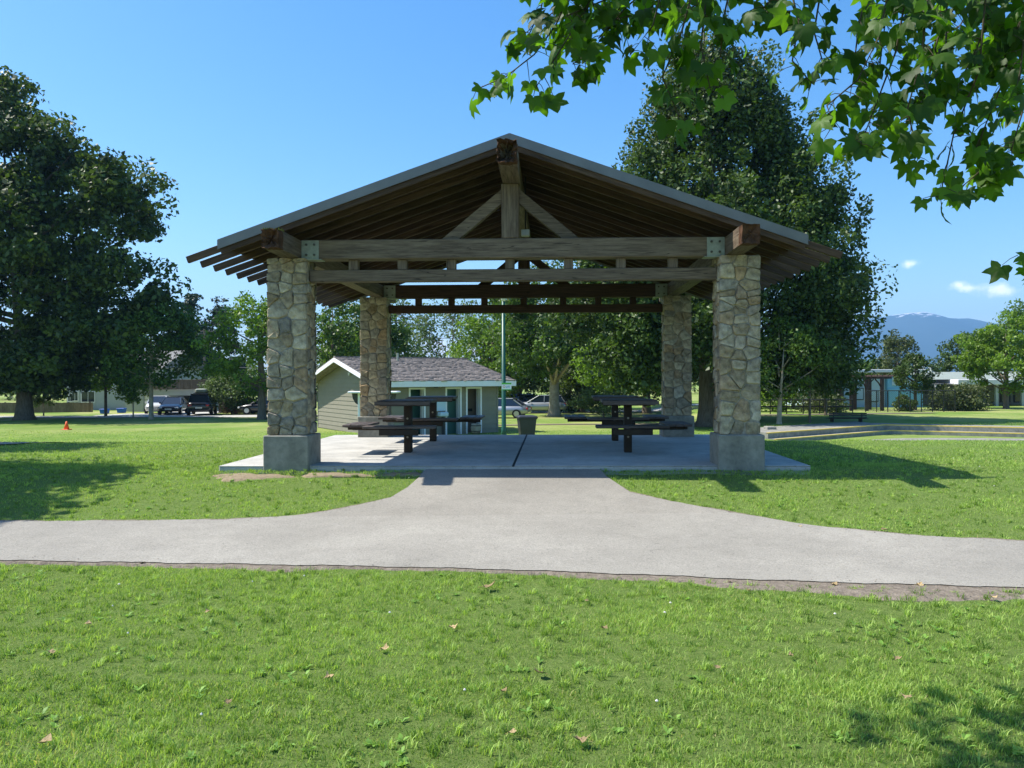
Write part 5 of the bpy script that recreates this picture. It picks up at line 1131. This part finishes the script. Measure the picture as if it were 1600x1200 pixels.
trunkp = Vector((6.2, 3.2, gz(6.2, 3.2)))
pt2 = thing('overhanging_tree', 'plane tree branches with large lobed leaves hanging into the top right of the view', 'tree', trunkp)
hub = Vector((3.4, 3.6, 4.6))
MB().tube([trunkp, trunkp+Vector((-.1, 0, 1.5)), trunkp+Vector((-.4, .1, 3.4)), trunkp+Vector((-1.2, .2, 4.6))], [.34, .27, .22, .15], 12).build('trunk', 'barkpale', pt2, True)
b = MB(); tb = MB(); LP = []
b.tube([trunkp+Vector((-.4, .1, 3.4)), Vector((4.6, 3.4, 4.4)), hub, Vector((1.9, 3.7, 4.1)), Vector((.6, 3.8, 3.7))], [.15, .11, .08, .05, .02], 9)
rl_ = random.Random(5)
for d, pts in TW:
    P = [at(px, py, d+rl_.uniform(-.12, .12)*i) for i, (px, py) in enumerate(pts)]
    a = Vector((P[0].x+.25, P[0].y+.05, P[0].z+.4)); h0 = Vector((min(max(a.x+.5, .7), 4.5), 3.7, 3.75+.25*a.x*.5))
    tb.tube([h0, h0.lerp(a, .6)+Vector((0, 0, .1)), a]+P, [.02, .009, .006]+[.005-.003*i/len(P) for i in range(len(P))], 6)
    # leaves along the twig
    seg = []
    for i in range(len(P)-1):
        L_ = (P[i+1]-P[i]).length; n = max(2, int(L_/.037))
        for k in range(n): seg.append((P[i].lerp(P[i+1], (k+.5)/n), i+(k/n)))
    seg.append((P[-1], 9)); seg.append((P[-1]+Vector((0, 0, .01)), 9))
    for q, _ in seg:
        dirn = Vector((rl_.gauss(0, 1), rl_.gauss(0, .8), rl_.gauss(-.25, .5))).normalized(); L_ = rl_.uniform(.03, .095); e = q+dirn*L_+Vector((0, 0, -.012)); tb.tube([q, q.lerp(e, .5)+Vector((0, 0, .006)), e], [.0022, .0018, .0014], 4, False)
        LP.append((e, dirn, rl_.uniform(.047, .09)*(1 if _ < 9 else .9)))
for cx_, cy_, cz_, n_ in ((-.55, 3.25, 3.62, 60), (-.15, 2.85, 3.5, 60), (-.2, 3.45, 3.75, 50), (-.85, 2.75, 3.5, 30), (.15, 3.0, 3.4, 50), (-1.0, 3.7, 3.9, 16), (.35, 3.9, 3.9, 40), (.0, 3.7, 3.8, 50), (-.5, 2.5, 3.4, 70), (.1, 2.5, 3.4, 90), (-.2, 2.2, 3.3, 70), (-.9, 3.0, 3.6, 40), (-.3, 3.1, 3.6, 70)):
    h0 = Vector((cx_+.48, cy_+.3, cz_+.25)); tb.tube([h0, Vector((cx_-.1, cy_+.1, cz_+.12)), Vector((cx_-.6, cy_, cz_))], [.012, .008, .004], 5)
    for k in range(int(n_*1.5)): LP.append((Vector((cx_-.42+rl_.gauss(0, .22), cy_-.05+rl_.gauss(0, .13), cz_+abs(rl_.gauss(0, .12)))), Vector((rl_.gauss(0, 1), rl_.gauss(0, 1), -.3)).normalized(), rl_.uniform(.06, .1)))
# crown overhead, out of view, that closes the tree
for k in range(900):
    x = rl_.uniform(2.6, 7.6); y = rl_.uniform(1.5, 5.2); z = rl_.uniform(4.2, 6.8)
    LP.append((Vector((x, y, z)), Vector((rl_.gauss(0, 1), rl_.gauss(0, 1), -.3)).normalized(), rl_.uniform(.07, .11)))
b.build('branches', 'bark', pt2, True); tb.build('twigs', 'twig', pt2, True)
rec = []
for e, dirn, s in LP:
    down = (dirn*.75+Vector((0, 0, -1))*rl_.uniform(.3, 1.2)).normalized(); nz_ = Vector((rl_.gauss(0, .7), rl_.gauss(-.25, .7), 1)).normalized(); x = down.cross(nz_).normalized(); nz_ = x.cross(down)
    m = Matrix((x*s, down*s, nz_*s)).transposed().to_4x4(); m.translation = e+down*s*.25; px, py = pxof(m.translation); vis = -30 < px < 1630 and -30 < py < 450 and m.translation.z < 4.1
    rec.append((s/m.translation.y if vis else 0, m, rl_.randrange(9)))
rec.sort(key=lambda t: -t[0]); bv, bf = [], []
for i, (key, m, k) in enumerate(rec):
    if i < 300: obj('leaf', LV[k], None, pt2, m)
    else:
        me = LV[k]; n = len(bv); bv += [tuple(m @ v.co) for v in me.vertices]; bf += [tuple(q+n for q in p.vertices) for p in me.polygons]
me = bpy.data.meshes.new('leaves'); me.from_pydata(bv, [], bf); me.update(); a = me.attributes.new('tint', 'FLOAT', 'POINT'); nv = len(LV[0].vertices); a.data.foreach_set('value', np.repeat(rng.random(len(bv)//nv), nv).astype(np.float32)); me.polygons.foreach_set('use_smooth', [True]*len(me.polygons))
o = obj('leaves', me, 'pleaf', pt2); o['kind'] = 'stuff'; print('leaves shown', sum(1 for r_ in rec if r_[0] > 0))

# ------------------------------------------------------------ grass
def blades(name, n, x0, x1, y0, y1, h, w, seed, three=False, minpx=-140, maxpx=1740, lean=.8, ypow=1.0, thin=None):
    r = np.random.default_rng(seed); m = int(n); x = x0+(x1-x0)*r.random(m); y = y0+(y1-y0)*r.random(m)**ypow
    t = x/y; keep = (t > math.tan(math.atan((minpx-PX)/F)-R(1.5))) & (t < math.tan(math.atan((maxpx-PX)/F)-R(1.5)))
    on = (y > ynear(x)+.0) & (y < yfar(x)+.03) & (x > -11.5) & (x < 9.5); keep &= ~on
    db = ynear(x)-y; di = np.interp(x, xs, dw); keep &= ~((db > -.02) & (db < di*.9+.05*r.random(m)) & (r.random(m) < .93))
    keep &= ~((x > SX0-.0) & (x < SX1+.0) & (y > SY0-.01) & (y < SY1+.01))
    q = Rm.inverted(); lx = (x-RC.x)*U.x+(y-RC.y)*U.y; ly = (x-RC.x)*Vv.x+(y-RC.y)*Vv.y; keep &= ~((lx > -.1) & (lx < RL+.1) & (ly > -.1) & (ly < RW+.1))
    inb = np.minimum(sdl(x, y, BL, BA), sdl(x, y, BA, BR)); keep &= ~((x > 6) & (inb > -.9) & (y > 31)) & ~((x > 6) & (y > 31) & (sdl(x, y, BL, BA) > -2.4) & (sdl(x, y, BL, BA) < .3))
    # bare patches and thin spots
    nf = np.sin(x*2.3+1.3*np.sin(y*1.9))*np.sin(y*2.7+1.1*np.sin(x*1.3)); keep &= r.random(m) < (.82+.18*nf)
    bare = ((x+4.0)/.55)**2+((y-9.95)/.22)**2; keep &= ~((bare < 1) & (r.random(m) < .75)); bare = np.minimum(((x+1.95)/.42)**2+((y-10.12)/.12)**2, ((x+2.9)/.45)**2+((y-10.1)/.13)**2); keep &= ~((bare < 1) & (r.random(m) < .8))
    x, y, nf = x[keep], y[keep], nf[keep]; m = len(x); z = G(x, y)+.008*np.sin(x*3.1+np.sin(y*2.3)*2)*np.cos(y*2.7)*(y < 30)-.004
    a = r.random(m)*6.283; tuft = .75+.35*np.sin(x*9+3*np.sin(y*7))*np.sin(y*11+2*np.sin(x*6)); hh = h*(.4+.7*r.random(m)+.7*(r.random(m) < .06))*(.8+.25*nf)*tuft; ww = w*(.6+.8*r.random(m)); ld = r.random(m)*6.283; ll = hh*lean*(.2+r.random(m)); 
    bx_, by_ = np.cos(a)*ww/2, np.sin(a)*ww/2; L_ = [np.stack([x-bx_, y-by_, z], 1), np.stack([x+bx_, y+by_, z], 1)]
    pn = np.sin(x*.9+2+1.7*np.sin(y*.8))+np.sin(y*1.3+1.5*np.sin(x*.55))+.6*np.sin(x*3.7+y*2.9)
    tint = np.clip(r.random(m)*.75+.12+.18*nf, 0, 1); dry_ = r.random(m) < .05+.1*np.clip(pn-.9, 0, 1); tint = np.where(dry_, 1.35+.65*r.random(m), tint)
    if three:
        mx_, my_ = x+np.cos(ld)*ll*.3, y+np.sin(ld)*ll*.3; L_ += [np.stack([mx_+bx_*.8, my_+by_*.8, z+hh*.6], 1), np.stack([mx_-bx_*.8, my_-by_*.8, z+hh*.6], 1), np.stack([x+np.cos(ld)*ll, y+np.sin(ld)*ll, z+hh*.95], 1)]
        V = np.stack(L_, 1).reshape(-1, 3); b0 = np.arange(m)[:, None]*5; Fv = np.concatenate([b0+np.array([0, 1, 2]), b0+np.array([0, 2, 3]), b0+np.array([3, 2, 4])], 0); tint = np.repeat(tint, 5)
    else:
        L_.append(np.stack([x+np.cos(ld)*ll, y+np.sin(ld)*ll, z+hh], 1)); V = np.stack(L_, 1).reshape(-1, 3); Fv = np.arange(m*3); tint = np.repeat(tint, 3)
    o = obj(name, npmesh(name, V, Fv, 3, tint), 'grass'); tag(o, kind='stuff'); return m
c = 0
c += blades('grass', 120000, -3.6, 3.2, 2.3, 3.9, .045, .0042, 1, True); c += blades('grass', 330000, -5.6, 4.8, 3.6, 6.6, .04, .0048, 2)
c += blades('grass', 330000, -11, 8.6, 7.0, 11.5, .042, .0075, 3); c += blades('grass', 170000, -15, 12, 11, 18, .05, .013, 4, ypow=1.2); c += blades('grass', 120000, -30, 26, 17, 42, .06, .03, 5, ypow=1.1)
def tufts(name, n, x0, x1, y0, y1, h, w, seed, per=16):
    r = np.random.default_rng(seed); cx = r.uniform(x0, x1, n); cy = r.uniform(y0, y1, n); x = (np.repeat(cx, per)+r.normal(size=n*per)*.014); y = (np.repeat(cy, per)+r.normal(size=n*per)*.012); m = len(x)
    ok = ~((y > ynear(x)-.1) & (y < yfar(x)+.03)) & ~((x > SX0) & (x < SX1) & (y > SY0)); tt = np.repeat(r.random(n), per); hs = np.repeat(.6+.7*r.random(n), per)
    x, y, tt, hs = x[ok], y[ok], tt[ok], hs[ok]; m = len(x); z = G(x, y)-.002; a = r.random(m)*6.283; hh = h*hs*(.6+.5*r.random(m)); ld = r.random(m)*6.283; ll = hh*(.3+.9*r.random(m)); bx_, by_ = np.cos(a)*w/2, np.sin(a)*w/2
    mx_, my_ = x+np.cos(ld)*ll*.35, y+np.sin(ld)*ll*.35
    V = np.stack([np.stack([x-bx_, y-by_, z], 1), np.stack([x+bx_, y+by_, z], 1), np.stack([mx_+bx_*.8, my_+by_*.8, z+hh*.65], 1), np.stack([mx_-bx_*.8, my_-by_*.8, z+hh*.65], 1), np.stack([x+np.cos(ld)*ll, y+np.sin(ld)*ll, z+hh*.9], 1)], 1).reshape(-1, 3)
    b0 = np.arange(m)[:, None]*5; Fv = np.concatenate([b0+np.array([0, 1, 2]), b0+np.array([0, 2, 3]), b0+np.array([3, 2, 4])], 0)
    o = obj(name, npmesh(name, V, Fv, 3, np.repeat(np.clip(tt*.8+.2*r.random(m), 0, 1), 5)), 'grass'); tag(o, kind='stuff')
tufts('grass_tufts', 3600, -5, 4.4, 2.5, 6.3, .046, .0045, 21); tufts('grass_tufts', 3000, -10, 8, 7.2, 13, .045, .0065, 22)
print('blades', c)
# broad leaved weeds and clover in the lawn: rosettes of low leaves
r = np.random.default_rng(77); V, Fc, T = [], [], []
spots = [onground(px, py) for px, py in ((200, 1020), (420, 1100), (300, 975), (640, 880), (550, 960), (480, 1150), (90, 1130), (620, 1190), (880, 990), (700, 1110), (1050, 940), (40, 900), (1250, 790), (1340, 760), (200, 800), (150, 780), (950, 1130), (1130, 1060), (820, 1040), (360, 1170), (1300, 1150), (1430, 1020), (1500, 960), (1180, 980))]
for p in spots+[Vector((r.uniform(-4, 4), r.uniform(2.8, 6), 0)) for _ in range(40)]+[Vector((r.uniform(-7, 6.5), r.uniform(7.6, 10), 0)) for _ in range(60)]:
    if ynear(p.x) < p.y < yfar(p.x)+.05: continue
    nR = r.integers(1, 8)
    for k in range(nR):
        cx, cy = p.x+r.normal()*.16, p.y+r.normal()*.1; z0 = gz(cx, cy)
        for j_ in range(r.integers(6, 12)):
            a = r.random()*6.283; L_ = .014+.032*r.random()**1.5; w_ = L_*.22; up = .35+.5*r.random(); d_ = np.array([math.cos(a), math.sin(a), 0]); s_ = np.array([-math.sin(a), math.cos(a), 0]); o_ = np.array([cx, cy, z0+.004]); zz = np.array([0, 0, 1.])
            n0 = len(V); V += [o_-s_*w_*.2, o_+s_*w_*.2, o_+d_*L_*.5+s_*w_+zz*L_*up*.6, o_+d_*L_*.5-s_*w_+zz*L_*up*.6, o_+d_*L_*1.0+zz*L_*up*.7]; Fc += [(n0, n0+1, n0+2), (n0, n0+2, n0+3), (n0+3, n0+2, n0+4)]; T += [r.random()]*5
o = obj('weeds', npmesh('weeds', np.array(V), np.array(Fc), 3, np.array(T)), 'weed'); tag(o, kind='stuff')
# white clover heads and daisies
b = MB()
for k in range(34):
    x, y = (r.uniform(-4.5, 4), r.uniform(3, 6)) if k < 14 else (r.uniform(-8, 7.5), r.uniform(7.6, 13))
    if ynear(x) < y < yfar(x)+.1 or (SX0 < x < SX1 and y > SY0): continue
    z = gz(x, y)+.035; s = .006+.004*r.random(); b.tube([(x, y, z-.012), (x, y, z-.008), (x, y, z-.002)], [s*.8, s, s*.3], 5)
o = b.build('clover_flowers', 'lampglass'); tag(o, kind='stuff')
# ------------------------------------------------------------ fallen leaves, one by one
def dry(seed):
    r_ = random.Random(seed); b = MB(); n = 14; P = []
    for k in range(n): a = 2*math.pi*k/n; q = (.55+.45*abs(math.sin(a*2.5)))*r_.uniform(.75, 1.05); P.append((q*math.cos(a), q*math.sin(a)*.75))
    cu = r_.uniform(.3, .9); V = [(0, 0, .1)]+[(x*(1-.25*cu), y, .12+cu*x*x*.8+r_.uniform(-.1, .15)) for x, y in P]+[(x*.5, y*.5, .08+cu*x*x*.2+r_.uniform(-.04, .08)) for x, y in P]
    b.add(V, [(0, n+1+k, n+1+(k+1) % n) for k in range(n)]+[(n+1+k, 1+k, 1+(k+1) % n, n+1+(k+1) % n) for k in range(n)]); b.tube([(0, 0, .1), (-.5, .1, .12), (-1, .25, .05)], [.03, .025, .02], 4)
    me = b.mesh('dry_leaf'); me.materials.append(M['deadleaf']); return me
DL = [dry(k) for k in range(6)]
FL = [(762, 925, .085, 'largest dry leaf, rust brown, on the grass below the middle of the path'), (707, 988, .045, 'curled tan leaf in the grass below the largest dry leaf'), (944, 990, .04, 'tan leaf right of centre in the foreground grass'), (222, 884, .04, 'leaf on the dirt edge at left, beside the path'),
      (138, 983, .04, 'curled brown leaf in the left foreground grass'), (80, 1028, .035, 'small leaf low at left, below the curled brown one'), (843, 1061, .05, 'flat tan leaf lowest in the middle, right of centre'), (908, 1168, .055, 'dry leaf near the bottom edge right of centre'), (600, 1023, .045, 'folded tan leaf left of centre in the foreground'), (515, 1068, .045, 'leaf standing on edge in the lower left grass'),
      (70, 1172, .05, 'leaf nearest the bottom left corner'), (357, 1107, .03, 'tiny orange brown leaf in the lower left grass'), (1303, 918, .045, 'pale leaf on the bare dirt below the path at right'), (1437, 918, .045, 'brown leaf on the bare dirt near the right edge'), (1552, 941, .045, 'tan leaf in the grass at the right edge'), (1403, 1038, .035, 'small tan leaf right, in the middle of the foreground'),
      (1417, 1100, .045, 'dark dry leaf at the edge of the lower right shade'), (1382, 831, .05, 'leaf on the far edge of the path at right'), (1250, 826, .03, 'small leaf on the far path edge, left of the other'), (800, 1156, .035, 'small pale leaf near the bottom, left of the big dry one'), (1235, 1033, .03, 'tiny leaf in the right foreground grass'), (1140, 913, .03, 'tiny leaf at the lower edge of the dirt strip'), (1170, 929, .03, 'small tan leaf just below the dirt strip'), (918, 946, .03, 'slim leaf right of the largest dry leaf'),
      (786, 1090, .035, 'crumpled leaf below centre'), (325, 963, .035, 'thin tan leaf left, upper foreground'), (1122, 1052, .03, 'leaf speck between the two shaded corners')]
rr_ = random.Random(3)
for k, (px, py, s, lab) in enumerate(FL):
    p = onground(px, py); o = obj('fallen_leaf', DL[k % 6], None, None, Matrix.Translation((p.x, p.y, p.z+(.018 if py < 920 and py > 800 else .03))) @ Matrix.Rotation(rr_.uniform(0, 6.28) if k else .1, 4, 'Z') @ Matrix.Rotation(rr_.uniform(-.35, .35), 4, 'X') @ Matrix.Scale(s*.9, 4))
    tag(o, lab, 'leaf', 'dry leaves on the lawn')
# ------------------------------------------------------------ fine litter along the path edges
b = MB(); r = random.Random(8)
for k in range(420):
    x = r.uniform(-7, 6); e = r.random() < .5; y = float(ynear(x)) - r.uniform(-.12, .3) if e else float(yfar(x)) - abs(r.gauss(0, .06))
    z = gz(x, y)+.024; s = r.uniform(.003, .009); a = r.random()*6.28; ca, sa = math.cos(a)*s, math.sin(a)*s
    b.add([(x-ca, y-sa, z), (x+sa*.7, y-ca*.7, z+s*.6), (x+ca, y+sa, z), (x-sa*.7, y+ca*.7, z+s*.3)], [(0, 1, 2), (0, 2, 3), (0, 1, 3), (1, 2, 3)])
o = b.build('path_grit', 'dirt'); tag(o, kind='stuff')
